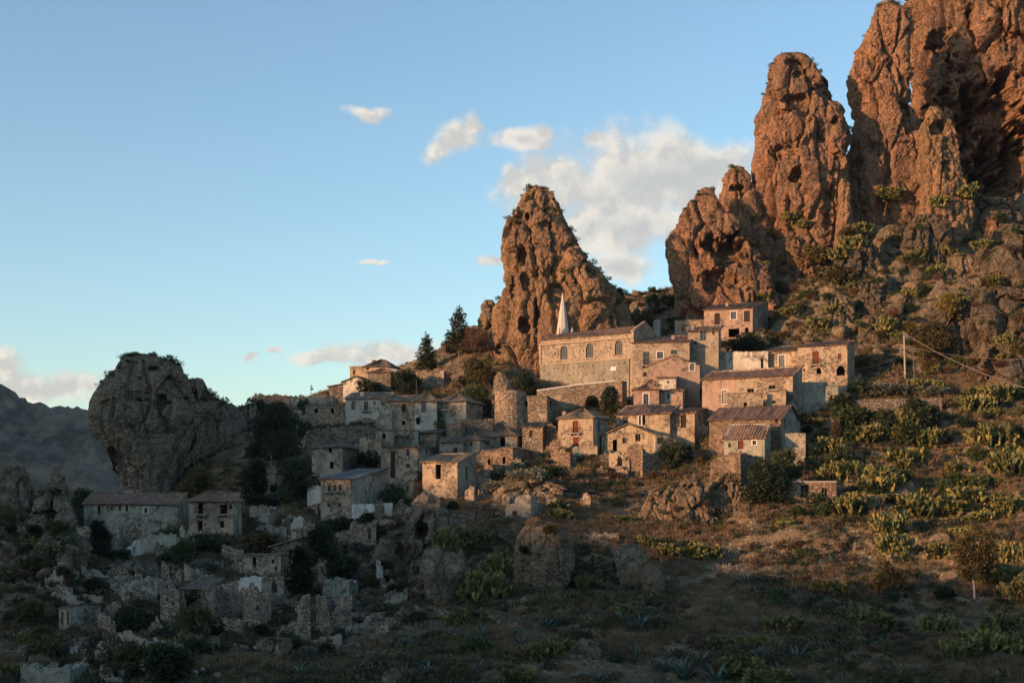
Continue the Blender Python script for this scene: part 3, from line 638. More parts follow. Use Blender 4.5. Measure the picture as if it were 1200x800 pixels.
def roof_plane(mb, A, B, Cc, D, wave=.46, t=.12, rows=8, corr=.055, seed=0):
    """tiled sheet: A-B eave, D-C ridge; rounded tile rows run from ridge to eave"""
    q = random.Random(seed); A, B, Cc, D = map(Vector, (A, B, Cc, D))
    L = max((B - A).length, (Cc - D).length); n = max(4, int(L / wave) * 2)
    nm = (B - A).cross(D - A); nm = nm.normalized() if nm.length > 1e-6 else Vector((0, 0, 1))
    if nm.z < 0: nm = -nm
    b = len(mb.v); sag = [q.uniform(-.06, .04) for _ in range(n + 1)]; wob = q.uniform(-.14, .14)
    for j in range(rows):
        v = j / (rows - 1)
        for i in range(n + 1):
            u = i / n; p = (A.lerp(B, u)).lerp(D.lerp(Cc, u), v)
            if j == 0: p = p + (A - D).normalized() * q.uniform(-.02, .16)
            off = (corr if i % 2 else -corr) + q.uniform(-.045, .045) + 0.9 * sag[i] * math.sin(v * math.pi) + wob * math.sin(u * 5 + v * 3)
            mb.v.append(tuple(p + nm * (t + off)))
    for j in range(rows - 1):
        for i in range(n):
            k = b + j * (n + 1) + i; mb.f.append((k, k + 1, k + n + 2, k + n + 1))
    mb.quad(A, B, Cc, D)
    e = len(mb.v)                                   # eave and verge edges
    mb.v += [tuple(A), tuple(B)]
    for i in range(n):
        pa, pb = A.lerp(B, i / n), A.lerp(B, (i + 1) / n)
        mb.quad(pa, pb, mb.v[b + i + 1], mb.v[b + i])
    mb.quad(A, D, mb.v[b + (rows - 1) * (n + 1)], mb.v[b]); mb.quad(B, Cc, mb.v[b + rows * (n + 1) - 1], mb.v[b + n])
def roof(kind, W, Dp, ze, rise, o=.35, seed=0, corr=.08, mb=None):
    mb = mb or MB(); h = rise; sl = lambda run: o * h / run
    rp = lambda *a: roof_plane(mb, *a, seed=seed + len(mb.f) + int(W * 100), corr=corr)
    if kind == 'gx':
        r = Dp / 2; e = ze - sl(r); rp((-o, -o, e), (W + o, -o, e), (W + o, r, ze + h), (-o, r, ze + h)); rp((W + o, Dp + o, e), (-o, Dp + o, e), (-o, r, ze + h + .003), (W + o, r, ze + h + .003))
    elif kind == 'gf':
        r = W / 2; e = ze - sl(r); rp((-o, Dp + o, e), (-o, -o, e), (r, -o, ze + h), (r, Dp + o, ze + h)); rp((W + o, -o, e), (W + o, Dp + o, e), (r, Dp + o, ze + h + .003), (r, -o, ze + h + .003))
    elif kind == 'hip':
        k = min(W, Dp) / 2; e = ze - sl(k); A, B, Cc, D = (-o, -o, e), (W + o, -o, e), (W + o, Dp + o, e), (-o, Dp + o, e)
        if W >= Dp: P, Q = (k, Dp / 2, ze + h), (W - k, Dp / 2, ze + h); rp(A, B, Q, P); rp(B, Cc, Q, Q); rp(Cc, D, P, Q); rp(D, A, P, P)
        else: P, Q = (W / 2, k, ze + h), (W / 2, Dp - k, ze + h); rp(A, B, P, P); rp(B, Cc, Q, P); rp(Cc, D, Q, Q); rp(D, A, P, Q)
    elif kind == 'sf': e = ze - sl(Dp); rp((-o, -o, e), (W + o, -o, e), (W + o, Dp + o, ze + h), (-o, Dp + o, ze + h))
    elif kind == 'sb': rp((W + o, Dp + o, ze - h), (-o, Dp + o, ze - h), (-o, -o, ze + .05), (W + o, -o, ze + .05))
    elif kind == 'sr': e = ze - sl(W); rp((-o, Dp + o, e), (-o, -o, e), (W + o, -o, ze + h), (W + o, Dp + o, ze + h))   # low on the left
    elif kind == 'sl': e = ze - h - sl(W); rp((W + o, -o, e), (W + o, Dp + o, e), (-o, Dp + o, ze), (-o, -o, ze))       # low on the right
    elif kind == 'flat': mb.box(-.08, W + .08, -.08, Dp + .08, ze, ze + .22)
    return mb
LAND = []     # landmarks used to word the plants' labels
def house(name, label, xl, xr, base, eave, a=-14, xs=None, dep=None, roofk='gx', rise=1.4, mat='cream_plaster', smat=None, ops=(), sops=(), cat='house', dy=0, drop=5, tile='roof_tile',
          jagf=None, seed=1, wall_t=.45, overhang=.35, group=None, chim=(), Yfix=None, corr=.08, mark=None, ridge=None, wallname='wall', sidejag=None, dz=0, back=True):
    """xl..xr: front wall's columns in the picture; xs: column of the far end of the side wall; base/eave rows at the middle of the front"""
    a_ = R(a); dx, dy_ = math.cos(a_), math.sin(a_); rx, ry = -dy_, dx
    xm = (xl + xr) / 2
    Yc = Yfix if Yfix else hit(xm, base)[1] + dy
    kl, kr = (xl - 600) / F, (xr - 600) / F
    Y0 = Yc
    for _ in range(3):
        X0 = kl * Y0; W = (kr * Y0 - X0) / (dx - kr * dy_); Y0 = Yc - W / 2 * dy_
    X0 = kl * Y0; W = (kr * Y0 - X0) / (dx - kr * dy_)
    zb = (H0 - base) / F * Yc; H = (base - eave) / F * Yc
    if dep is None:
        if xs is not None:
            k = (xs - 600) / F
            if xs > xr: X1, Y1 = X0 + W * dx, Y0 + W * dy_
            else: X1, Y1 = X0, Y0
            dep = (k * Y1 - X1) / (rx - k * ry); dep = min(max(dep, 2), 16)
        else: dep = 5.5
    if ridge is not None:
        dd = {'gx': dep / 2, 'hip': min(W, dep) / 2, 'sf': dep}.get(roofk, 0) * dx
        rise = (H0 - ridge) / F * (Yc + dd) - zb - H
        rise = max(.3, min(rise, dep * .55))
    root = empty(name, (X0, Y0, zb), a_); tag(root, label, cat, group)
    if back: FOOT.append((X0, Y0, a_, W, dep, zb))
    LAND.append((xm, (base + eave) / 2, mark or label))
    def conv(o, side=False):
        px, pt, pb, wpx = o[:4]
        if not side:
            k = (px - 600) / F; s = (k * Y0 - X0) / (dx - k * dy_); yy = Y0 + s * dy_; ww = wpx / F * yy / max(.4, dx)
            cc = s
        else:
            X1, Y1 = (X0 + W * dx, Y0 + W * dy_) if (xs is None or xs > xr) else (X0, Y0)
            k = (px - 600) / F; s = (k * Y1 - X1) / (rx - k * ry); yy = Y1 + s * ry
            k2 = (px + wpx - 600) / F; s2 = (k2 * Y1 - X1) / (rx - k2 * ry); ww = abs(s2 - s); cc = s
        return [cc - ww / 2, cc + ww / 2, (H0 - pb) / F * yy - zb, (H0 - pt) / F * yy - zb]
    fo, so = [], []
    for o in ops:
        s0, s1, z0, z1 = conv(o); ty = o[4] if len(o) > 4 else 'o'
        s0, s1 = max(.12, s0), min(W - .12, s1)
        if s1 - s0 > .08: fo.append((s0, s1, max(z0, -drop + .2), min(z1, H - .08) if roofk not in ('gf',) else z1, ty))
    for o in sops:
        s0, s1, z0, z1 = conv(o, True); ty = o[4] if len(o) > 4 else 'o'
        s0, s1 = max(.6, s0), min(dep - .6, s1)
        if s1 - s0 > .08: so.append((s0, s1, max(z0, -drop + .2), z1, ty))
    hol = lambda L: [(s0, s1, z0, z1, 'a' in ty) for (s0, s1, z0, z1, ty) in L]
    t = wall_t; e = .02
    fp = [(0, H), (W, H)]; sp = [(0, H), (dep, H)]; bp = [(0, H), (W, H)]
    if roofk == 'gx': sp = [(0, H), (dep / 2, H + rise), (dep, H)]
    if roofk == 'gf': fp = bp = [(0, H), (W / 2, H + rise), (W, H)]
    if roofk == 'sf': sp = [(0, H), (dep, H + rise)]; bp = [(0, H + rise), (W, H + rise)]
    if roofk == 'sb': sp = [(0, H), (dep, H - rise)]; bp = [(0, H - rise), (W, H - rise)]
    lp = sp; rp_ = sp
    if roofk == 'sr': fp = [(0, H), (W, H + rise)]; lp = [(0, H), (dep, H)]; rp_ = [(0, H + rise), (dep, H + rise)]; bp = [(0, H + rise), (W, H)]
    if roofk == 'sl': fp = [(0, H), (W, H - rise)]; lp = [(0, H), (dep, H)]; rp_ = [(0, H - rise), (dep, H - rise)]; bp = [(0, H - rise), (W, H)]
    if roofk == 'none':
        fp = jag(W, H, .35, seed, drop=jagf); lp = rp_ = jag(dep, H, .5, seed + 1, drop=sidejag or [(0, (jagf or [(0, 1)])[-1][1]), (1, .75)]); bp = jag(W, H * .85, .6, seed + 2)
    mb = MB(); slab(mb, (0, 0), (1, 0), (0, 1), W, -drop, fp, hol(fo), t)
    if not back:
        pass
    left_side = xs is not None and xs < xl
    def shift(pr, rev=False):
        f = lambda s: float(np.interp(s, [p[0] for p in pr], [p[1] for p in pr]))
        ss = sorted({t, dep - t} | {p[0] for p in pr if t < p[0] < dep - t})
        return [((dep - t - s) if rev else (s - t), f(s)) for s in ss][::(-1 if rev else 1)]
    smb = mb if not smat else MB()
    if back:
        slab(smb, (W, t), (0, 1), (-1, 0), dep - 2 * t, -drop, shift(rp_), [] if left_side else [(s0 - t, s1 - t, z0, z1, ar) for (s0, s1, z0, z1, ar) in hol(so)], t, cap=roofk == 'none')
        slab(mb, (W, dep), (-1, 0), (0, -1), W, -drop, bp, (), t)
        slab(smb if left_side else mb, (0, dep - t), (0, -1), (1, 0), dep - 2 * t, -drop, shift(lp, True), [(dep - t - s1, dep - t - s0, z0, z1, ar) for (s0, s1, z0, z1, ar) in hol(so)] if left_side else [], t, cap=roofk == 'none')
    mb.obj(wallname, MATS[mat], root)
    if smat: smb.obj('side_wall', MATS[smat], root)
    if roofk not in ('none',):
        rm = roof(roofk, W, dep, H, rise, overhang, seed, corr)
        rf = rm.obj('roof', MATS['concrete' if roofk == 'flat' and tile == 'roof_tile' else tile], root)
        for (cs, cr, ch) in (chim or ([(.2 + .6 * ((seed * 7 + int(xl)) % 10) / 10, .45, .5)] if int(xl) % 4 == 1 and roofk != 'flat' else [])):
            c = MB(); x, y = cs * W, cr * dep; c.box(x - .3, x + .3, y - .3, y + .3, H - .3, H + rise * .5 + ch); c.box(x - .38, x + .38, y - .38, y + .38, H + rise * .5 + ch, H + rise * .5 + ch + .12)
            c.obj('chimney', MATS[mat], rf)
    for L, side in ((fo, False), (so, True)):
        for (s0, s1, z0, z1, ty) in L: fill(root, s0, s1, z0, z1, ty, side, W, dep, left_side, MATS)
    return root
def fill(root, s0, s1, z0, z1, ty, side, W, dep, left, M):
    """what sits in an opening: w glazed window, d door, s shutters, b balcony, p white surround, x frame only, r red door"""
    def pt(s, k, z):             # k: inwards
        if not side: return (s, k, z)
        return (k, s, z) if left else (W - k, s, z)
    def bx(mb, a, b, k0, k1, c, d):
        p, q = pt(a, k0, c), pt(b, k1, d)
        mb.box(min(p[0], q[0]), max(p[0], q[0]), min(p[1], q[1]), max(p[1], q[1]), c, d)
    w = s1 - s0; f = min(.09, w * .12)
    if 'p' in ty or 'q' in ty:
        mb = MB(); g = .16
        bx(mb, s0 - g, s0, -.035, .05, z0, z1); bx(mb, s1, s1 + g, -.035, .05, z0, z1); bx(mb, s0 - g, s1 + g, -.04, .05, z1, z1 + g); bx(mb, s0 - g, s1 + g, -.07, .05, z0 - .1, z0)
        mb.obj('window_surround', M['white_trim' if 'p' in ty else 'stone_trim'], root)
    if 'w' in ty or 'x' in ty:
        mb = MB(); k0, k1 = .14, .2
        bx(mb, s0, s0 + f, k0, k1, z0, z1); bx(mb, s1 - f, s1, k0, k1, z0, z1); bx(mb, s0 + f, s1 - f, k0, k1, z0, z0 + f); bx(mb, s0 + f, s1 - f, k0, k1, z1 - f, z1)
        bx(mb, (s0 + s1) / 2 - f / 2, (s0 + s1) / 2 + f / 2, k0, k1, z0 + f, z1 - f)
        if 'w' in ty and z1 - z0 > .9: bx(mb, s0 + f, s1 - f, k0 + .01, k1 - .01, z0 + (z1 - z0) * .62, z0 + (z1 - z0) * .62 + f)
        wi = mb.obj('window', M['grey_wood'], root)
        if 'w' in ty:
            g = MB(); bx(g, s0, s1, .165, .175, z0, z1); g.obj('pane', M['window_glass'], wi)
    if 'g' in ty:      # dull grey pane filling an arch
        g = MB(); n = 8; c = (s0 + s1) / 2; rad = w / 2; top = [(c + rad * math.cos(math.pi * i / n), z1 - rad + rad * math.sin(math.pi * i / n)) for i in range(n + 1)]
        P = [pt(s0, .25, z0)] + [pt(s, .25, z) for s, z in reversed(top)] + [pt(s1, .25, z0)]; g.quad(*P)
        wi = g.obj('window', M['grey_paint'], root); b2 = MB()
        for q_ in (.25, .5, .75): bx(b2, s0 + w * q_ - .03, s0 + w * q_ + .03, .2, .24, z0, z1 - rad * (.12 if q_ == .5 else .25))
        for q_ in (.3, .55): bx(b2, s0, s1, .19, .2, z0 + (z1 - z0) * q_, z0 + (z1 - z0) * q_ + .06)
        b2.obj('glazing_bar', M['iron'], wi)
    if 'd' in ty or 'r' in ty:
        mb = MB(); bx(mb, s0, s1, .16, .22, z0, z1)
        for q_ in (.25, .5, .75): bx(mb, s0 + w * q_ - .015, s0 + w * q_ + .015, .14, .16, z0, z1)
        mb.obj('door', M['red_wood' if 'r' in ty else 'dark_wood'], root)
    if 's' in ty:
        for k, (a, b) in enumerate(((s0, (s0 + s1) / 2 - .01), ((s0 + s1) / 2 + .01, s1))):
            mb = MB(); bx(mb, a, b, .1, .13, z0, z1); n = max(3, int((z1 - z0) / .16))
            for i in range(n): bx(mb, a + .05, b - .05, .07, .1, z0 + (z1 - z0) * (i + .2) / n, z0 + (z1 - z0) * (i + .6) / n)
            mb.obj('shutter', M['grey_paint'], root)
    if 'b' in ty:
        mb = MB(); e = .45 if w < 1.6 else .3; bx(mb, s0 - e, s1 + e, -.75, -.002, z0 - .16, z0 - .02)
        for q_ in (s0 - e + .15, s1 + e - .3): bx(mb, q_, q_ + .15, -.5, -.003, z0 - .42, z0 - .16)
        ba = mb.obj('balcony', M['concrete'], root); rl = MB(); n = max(5, int((w + 2 * e) / .16))
        for i in range(n + 1):
            s = s0 - e + (w + 2 * e) * i / n; bx(rl, s - .012, s + .012, -.73, -.706, z0 - .02, z0 + .9)
        bx(rl, s0 - e, s1 + e, -.74, -.70, z0 + .88, z0 + .92)
        for q_ in (s0 - e, s1 + e - .02): bx(rl, q_, q_ + .02, -.73, 0, z0 + .86, z0 + .89); bx(rl, q_, q_ + .02, -.37, -.35, z0 - .02, z0 + .88)
        rl.obj('railing', M['iron'], ba)
def wallr(name, label, xl, xr, base, top, a=-10, mat='rubble', jagf=None, ops=(), t=.5, seed=1, drop=3, cat='ruined wall', dy=0, amp=.35, coping=False, Yfix=None, mark=None, group=None):
    a_ = R(a); dx, dy_ = math.cos(a_), math.sin(a_); xm = (xl + xr) / 2; Yc = Yfix if Yfix else hit(xm, base)[1] + dy
    kl, kr = (xl - 600) / F, (xr - 600) / F; Y0 = Yc
    for _ in range(3):
        X0 = kl * Y0; W = (kr * Y0 - X0) / (dx - kr * dy_); Y0 = Yc - W / 2 * dy_
    X0 = kl * Y0; W = (kr * Y0 - X0) / (dx - kr * dy_)
    zb = (H0 - base) / F * Yc; H = (base - top) / F * Yc
    root = empty(name, (X0, Y0, zb), a_); tag(root, label, cat, group); LAND.append((xm, (base + top) / 2, mark or label))
    fo = []
    for o in ops:
        px, pt_, pb, wpx = o[:4]; k = (px - 600) / F; s = (k * Y0 - X0) / (dx - k * dy_); yy = Y0 + s * dy_; ww = wpx / F * yy
        if W - .1 > s + ww / 2 and s - ww / 2 > .1: fo.append((s - ww / 2, s + ww / 2, (H0 - pb) / F * yy - zb, (H0 - pt_) / F * yy - zb, (o[4] if len(o) > 4 else 'o')))
    prof = jag(W, H, amp, seed, drop=jagf) if amp else [(q[0] * W, H * q[1]) for q in (jagf or [(0, 1), (1, 1)])]
    mb = MB(); slab(mb, (0, 0), (1, 0), (0, 1), W, -drop, prof, [(s0, s1, z0, z1, 'a' in ty) for (s0, s1, z0, z1, ty) in fo], t)
    mb.obj('wall', MATS[mat], root)
    if coping:
        c = MB()
        for (s_a, z_a), (s_b, z_b) in zip(prof[:-1], prof[1:]):
            c.quad((s_a, -.06, z_a + .01), (s_b, -.06, z_b + .01), (s_b, -.06, z_b + .2), (s_a, -.06, z_a + .2)); c.quad((s_a, -.06, z_a + .2), (s_b, -.06, z_b + .2), (s_b, t + .06, z_b + .2), (s_a, t + .06, z_a + .2))
            c.quad((s_a, t + .06, z_a + .01), (s_b, t + .06, z_b + .01), (s_b, t + .06, z_b + .2), (s_a, t + .06, z_a + .2))
        c.obj('coping', MATS['white_trim'], root)
    for (s0, s1, z0, z1, ty) in fo: fill(root, s0, s1, z0, z1, ty, False, W, 1, False, MATS)
    return root

# ---- church with its bell spire, terrace and rectory
def church():
    ops = [(661, 405, 421, 8.5, 'agq'), (691, 402, 419, 8.5, 'agq'), (725, 398.5, 416, 8.5, 'agq')]
    q = random.Random(4)
    for row in range(5):
        for i in range(17):
            px = 643 + i * 6 + q.uniform(-1.5, 1.5); py = [408, 415, 431, 438, 446][row] - i * .62 + q.uniform(-1.2, 1.2)
            if q.random() < .5 and all(abs(px - o[0]) > 6.5 for o in ops[:3]): ops.append((px, py, py + 1.5, 1.3, 'o'))
            elif row > 1 and q.random() < .6: ops.append((px, py, py + 1.7, 1.5, 'o'))
    c = house('church', 'large stone church with three arched windows and a long tiled roof', 634, 741, 452, 394, a=-36, dep=8, roofk='gx', ridge=387, rise=1.5, mat="church_stone", ops=ops, cat='church', Yfix=268, seed=5, overhang=.3, mark='the church', drop=7, tile='roof_tile')
    M = MATS; W = 20.6
    Y0 = c.location.y; 
    mb = MB(); mb.box(-.1, W + .1, -.46, -.002, 4.51, 4.68); mb.box(-.35, W + .1, -.34, -.003, 8.35, 8.6)
    mb.obj('string_course', M['stone_trim'], c)
    mb = MB(); mb.box(-.35, .12, -.2, -.004, 4.75, 8.35); mb.obj('pilaster', M['church_stone'], c); mb = MB(); mb.box(W - .3, W + .25, -.2, -.004, -4, 8.35); mb.obj('pilaster', M['church_stone'], c)
    mb = MB(); mb.box(16.2, 17.4, -.42, -.363, 2.5, 3.2); mb.obj('plaque', M['white_trim'], c)
    q2 = random.Random(12); fo = [(.8 + i * 1.15 + q2.uniform(-.2, .2), z + q2.uniform(-.15, .15)) for z in (-2.5, -1.0, .6, 2.1, 3.6) for i in range(17) if q2.random() < .62]
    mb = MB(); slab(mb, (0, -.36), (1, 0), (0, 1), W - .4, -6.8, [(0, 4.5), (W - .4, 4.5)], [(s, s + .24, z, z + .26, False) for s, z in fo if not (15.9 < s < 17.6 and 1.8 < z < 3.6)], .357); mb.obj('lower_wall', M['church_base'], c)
    # gable parapet standing above the roof at the right end
    mb = MB(); slab(mb, (W - .05, -.3), (0, 1), (1, 0), 8.6, -2, [(0, 9.75), (4.3, 11.9), (8.6, 9.75)], (), .6)
    for s in (0, 1): pass
    mb.obj('gable_parapet', M['church_stone'], c)
    # lower buttress wall thicker than the nave wall
    mb = MB(); mb.box(-.25, W + .2, -.22, -.005, -6.5, 4.55 - .003); 
    return c
church()
def spire():
    X0, Y0, z = at_px(659.5, 392, 276.5); root = empty('bell_spire', (X0, Y0, z - 3), R(22)); tag(root, 'slender pale eight-sided bell spire with small pinnacles above the church roof', 'spire'); LAND.append((659, 365, 'the bell spire'))
    mb = MB(); n = 8; H = 10.9
    for k in range(n):
        t0, t1 = 2 * math.pi * k / n, 2 * math.pi * (k + 1) / n
        lv = [(1.45, 2.0), (1.32, 3.3), (.8, 7.0), (.14, H)]
        for (r0, z0), (r1, z1) in zip(lv[:-1], lv[1:]):
            mb.quad((r0 * math.cos(t0), r0 * math.sin(t0), z0), (r0 * math.cos(t1), r0 * math.sin(t1), z0), (r1 * math.cos(t1), r1 * math.sin(t1), z1), (r1 * math.cos(t0), r1 * math.sin(t0), z1))
        mb.quad((0, 0, H + .35), (.16 * math.cos(t0), .16 * math.sin(t0), H), (.16 * math.cos(t1), .16 * math.sin(t1), H))
    for zz_, rr_ in ((3.3, 1.36), (5.2, 1.12), (7.0, .84), (8.8, .55)):
        for k in range(n):
            t0, t1 = 2 * math.pi * k / n, 2 * math.pi * (k + 1) / n; mb.quad((rr_ * math.cos(t0), rr_ * math.sin(t0), zz_ - .07), (rr_ * math.cos(t1), rr_ * math.sin(t1), zz_ - .07), ((rr_ - .02) * math.cos(t1), (rr_ - .02) * math.sin(t1), zz_ + .07), ((rr_ - .02) * math.cos(t0), (rr_ - .02) * math.sin(t0), zz_ + .07))
    mb.obj('spire_cone', MATS['spire_plaster'], root)
    mb = MB(); mb.box(-1.5, 1.5, -1.5, 1.5, -2, 3.0); mb.box(-1.62, 1.62, -1.62, 1.62, 2.75, 2.998); mb.obj('tower', MATS['church_stone'], root)
    for sx in (-1, 1):
        for sy in (-1, 1):
            mb = MB(); cx, cy = 1.38 * sx, 1.38 * sy; mb.box(cx - .16, cx + .16, cy - .16, cy + .16, 3.0, 3.6)
            for k in range(4):
                a, b = [(cx - .2, cy - .2), (cx + .2, cy - .2), (cx + .2, cy + .2), (cx - .2, cy + .2)][k], [(cx + .2, cy - .2), (cx + .2, cy + .2), (cx - .2, cy + .2), (cx - .2, cy - .2)][k]
                mb.quad((*a, 3.6), (*b, 3.6), (cx, cy, 4.5))
            mb.obj('pinnacle', MATS['spire_plaster'], root)
    mb = MB(); mb.tube([(0, 0, H + .2), (0, 0, H + 1.1)], .03, 5); mb.tube([(-.25, 0, H + .8), (.25, 0, H + .8)], .03, 5); mb.obj('cross', MATS['iron'], root)
spire()
h = house
# terrace in front of the church and the rectory beside it
wallr('church_terrace', 'curved stone terrace wall with two dark arches and a pale coping below the church', 629, 723, 478, 447, a=-6, mat='rubble', jagf=[(0, .66), (.5, .86), (1, 1)], ops=[(694, 463, 480, 18, 'a'), (714.5, 461, 480, 13, 'a')], t=3.0, amp=0, coping=True, Yfix=254, cat='terrace wall', drop=4)
wallr('church_terrace_end', 'short stone pier at the right end of the church terrace', 721, 729, 480, 446, a=-30, mat='warm_rubble', t=2, amp=0, Yfix=252, cat='pier')
h('rectory', 'two-storey stone rectory joined to the right end of the church', 741, 808, 442, 401, dep=8, roofk='sf', ridge=394, mat='church_stone', Yfix=260, a=-12, ops=[(757.5, 412, 428, 7, 'wb'), (773.5, 412, 420, 7, 'wp'), (790, 410, 415, 7.5, 'w'), (756, 436, 441, 4, 'd'), (746, 405, 407, 1, 'o'), (766, 404, 405.5, 1, 'o')], cat='rectory', tile='roof_tile', mark='the rectory')
h('stone_house', 'tall narrow stone house at the right end of the rectory with one big window', 806, 842, 424, 388, a=-12, dep=7, roofk='sf', ridge=383, mat='church_stone', Yfix=261, ops=[(824, 388, 399, 7, 'w'), (815, 400, 404, 3, 'o'), (836, 388, 392, 2, 'o')], chim=[(.12, .4, .6)])
h('gabled_house', 'orange gabled house with one grey shuttered window below the rectory', 759, 820, 441, 429, a=-8, xs=836, roofk='gf', rise=1.9, mat='pink_plaster', smat='grey_plaster', ops=[(811, 426, 434, 5.5, 'sp')], Yfix=256, drop=6, overhang=.15)
h('white_shed', 'low white-walled shed with a small window below the orange gabled house', 772, 792, 452, 443, a=-10, dep=3.5, roofk='sf', rise=.5, mat='white_plaster', ops=[(783, 446, 449, 3, 'w')], Yfix=252.5)
h('porch', 'tiny porch with a pyramid tiled roof on posts', 755, 771, 455, 450, a=-10, dep=2.4, roofk='hip', rise=.8, mat='grey_plaster', ops=[(763, 449.5, 455, 9, 'o')], Yfix=253, drop=3)
h('pink_house', 'pale pink little house with an arched white door', 742.5, 772, 476, 456, a=-12, dep=5, roofk='hip', ridge=451, mat='pink_plaster', ops=[(757, 461, 475, 6, 'awp'), ], Yfix=246)
h('red_cottage', 'red plaster cottage with a narrow shuttered window right of the pale pink house', 772, 800, 473, 458, a=-10, xs=821, roofk='sf', rise=.5, mat='pink_plaster', smat='grey_plaster', ops=[(783, 460.5, 468, 4, 'sp')], sops=[(812, 463, 468, 3, 'o')], Yfix=247, ridge=453)
h('long_house', 'long cream house under a wide tiled roof behind a yellow bush', 722, 785, 500, 485, a=-20, dep=7, roofk='sf', ridge=474.5, mat='ochre_plaster', ops=[(733, 488, 496, 6, 'w'), (750, 486.5, 498, 2.5, 'wp'), (754.5, 486.5, 498, 3, 'o')], Yfix=237)
h('cream_house', 'cream gabled house with a tall brown door just right of the yellow bush', 786, 814, 502, 484, a=-16, xs=832, roofk='sf', rise=1.5, mat='cream_plaster', smat='grey_plaster', ops=[(801, 486, 501, 6, 'd'), (795, 488, 500, 2, 'x')], sops=[(820, 486, 494, 3, 'o')], Yfix=236, ridge=477)
h('balcony_house', 'tall square cream house with red doors and an iron balcony', 654, 695, 528, 489, a=-28, xs=712, roofk='hip', ridge=480, mat='cream_plaster', smat='grey_plaster', ops=[(674.5, 493, 507, 6.5, 'rb'), (675, 512, 526, 6.5, 'r'), (686, 518, 519.5, 1, 'o')], sops=[(702, 493, 507, 3, 's')], tile='straw_tile', chim=[(.1, .2, .3)])
h('low_house', 'low tiled house showing just behind the tall balcony house', 676, 700, 490, 482, a=-12, dep=5, roofk='hip', ridge=476, mat='rubble', dy=8)
h('gabled_ruin', 'broad sunlit gabled house with several empty windows above a heap of rubble', 705, 767, 548, 510, a=-18, dep=8, roofk='gf', rise=1.9, mat='ochre_plaster', ops=[(720.5, 515, 528, 5, 'o'), (731.5, 513, 519.5, 4, 'x'), (747.5, 508, 517, 6, 'x'), (735, 539, 543, 5, 'd')], dy=3)
h('ruined_wing', 'roofless grey wing with an empty window at the right end of the sunlit gabled house', 768, 806, 545, 512, a=18, dep=7, roofk='none', mat='grey_plaster', ops=[(774, 509, 520, 8, 'x'), (791, 528, 535, 4, 'o')], jagf=[(0, 1.1), (.3, 1.05), (.7, .9), (1, .45)], dy=4, cat='ruin', mark='the roofless grey wing')
wallr('ruined_wall', 'crumbled sunlit wall fragment in front of the broad gabled house', 735, 753, 560, 519, a=-20, mat='warm_rubble', jagf=[(0, .93), (.4, 1), (1, .97)], seed=3)
wallr('ruined_wall', 'shaded return wall of the crumbled fragment with a plant on top', 753, 782, 557, 524, a=32, mat='rubble', jagf=[(0, 1), (.35, .7), (.6, .9), (1, .45)], seed=4, ops=[(772, 532, 540, 3, 'o')], drop=1.5)
h('pink_cream_house', 'long house whose left third is pink with a white doorway and the rest cream', 823, 929, 478, 442, a=-34, xs=940, roofk='sf', ridge=432, mat='cream_plaster', smat='grey_plaster', ops=[(849.5, 457, 473, 6, 'wp'), (879.5, 455, 460, 7, 'x'), (904.5, 451, 456, 7, 'x')], sops=[(934, 470, 476, 2.5, 'o')], Yfix=243, mark='the pink and cream house')
def pink_front():
    # thin coat of pink render over the left third, cut round the doorway
    c = bpy.data.objects['pink_cream_house']; a_ = c.rotation_euler.z; X0, Y0, zb = c.location
    def sat(px): k = (px - 600) / F; return (k * Y0 - X0) / (math.cos(a_) - k * math.sin(a_))
    W = sat(862); a = [sat(849.5) - .62, sat(849.5) + .62]; y_ = Y0 + sat(849.5) * math.sin(a_); z0, z1 = (H0 - 473) / F * y_ - zb, (H0 - 456.5) / F * y_ - zb; m = MB(); H = (478 - 442) / F * 243
    for x0, x1, q0, q1 in ((0, a[0], -3.5, H - .05), (a[1], W, -3.5, H - .05), (a[0], a[1], z1, H - .05), (a[0], a[1], -3.5, z0)): m.box(x0, x1, -.035, -.003, q0, q1)
    m.obj('pink_render', MATS['pink_plaster'], c)
pink_front()
h('annex', 'flat-roofed cream annex built against the front of the pink and cream house', 852, 894, 479, 461, a=-10, dep=2.6, roofk='flat', mat='cream_plaster', tile='straw_tile', ops=[(873.5, 471.5, 476, 4, 'o')], Yfix=236, overhang=.1)
h('annex', 'second small cream annex right of the flat-roofed one with one square window', 899, 921, 478, 459, a=-10, dep=3, roofk='sr', rise=.3, mat='ochre_plaster', ops=[(907, 469, 473, 4, 'x')], Yfix=236.5, overhang=.1)
h('stone_house', 'stone-gabled tiled house with bluish lower wall below the pink and cream house', 831, 915, 521, 491, a=-26, xs=938, roofk='gx', ridge=477, mat='warm_rubble', smat='blue_plaster', ops=[(910, 487.5, 496, 3, 'x')], sops=[(920, 490, 502, 3, 'o')], Yfix=226, mark='the stone house with the bluish side')
h('lean_to', 'lean-to with sloping tiled roof and red door before the bluish stone house', 848, 896, 527, 513, a=-22, dep=4.5, roofk='sf', ridge=495, mat='blue_plaster', ops=[(868, 516, 526, 6, 'r'), (884, 516, 521, 4, 'wp'), (855, 519, 524, 3, 'x')], Yfix=219, mark='the lean-to with the red door')
wallr('yard_wall', 'low plain grey yard wall right of the lean-to', 920, 944, 524, 507, a=-12, mat='grey_plaster', amp=.05, Yfix=221)
h('upper_house', 'highest pink house with two tall doorways below the cliffs', 825, 882, 391, 362, a=-22, xs=900, roofk='sf', ridge=355, mat='pink_plaster', smat='grey_plaster', ops=[(840.5, 367, 381, 6, 'db'), (859.5, 365, 374, 6, 'wp'), (875.5, 364, 377, 6.5, 'dq'), (841, 386, 392, 6, 'o'), (860, 385, 395, 12, 'o'), (875, 384, 391, 4, 'o')], dy=-4, mark='the highest pink house')
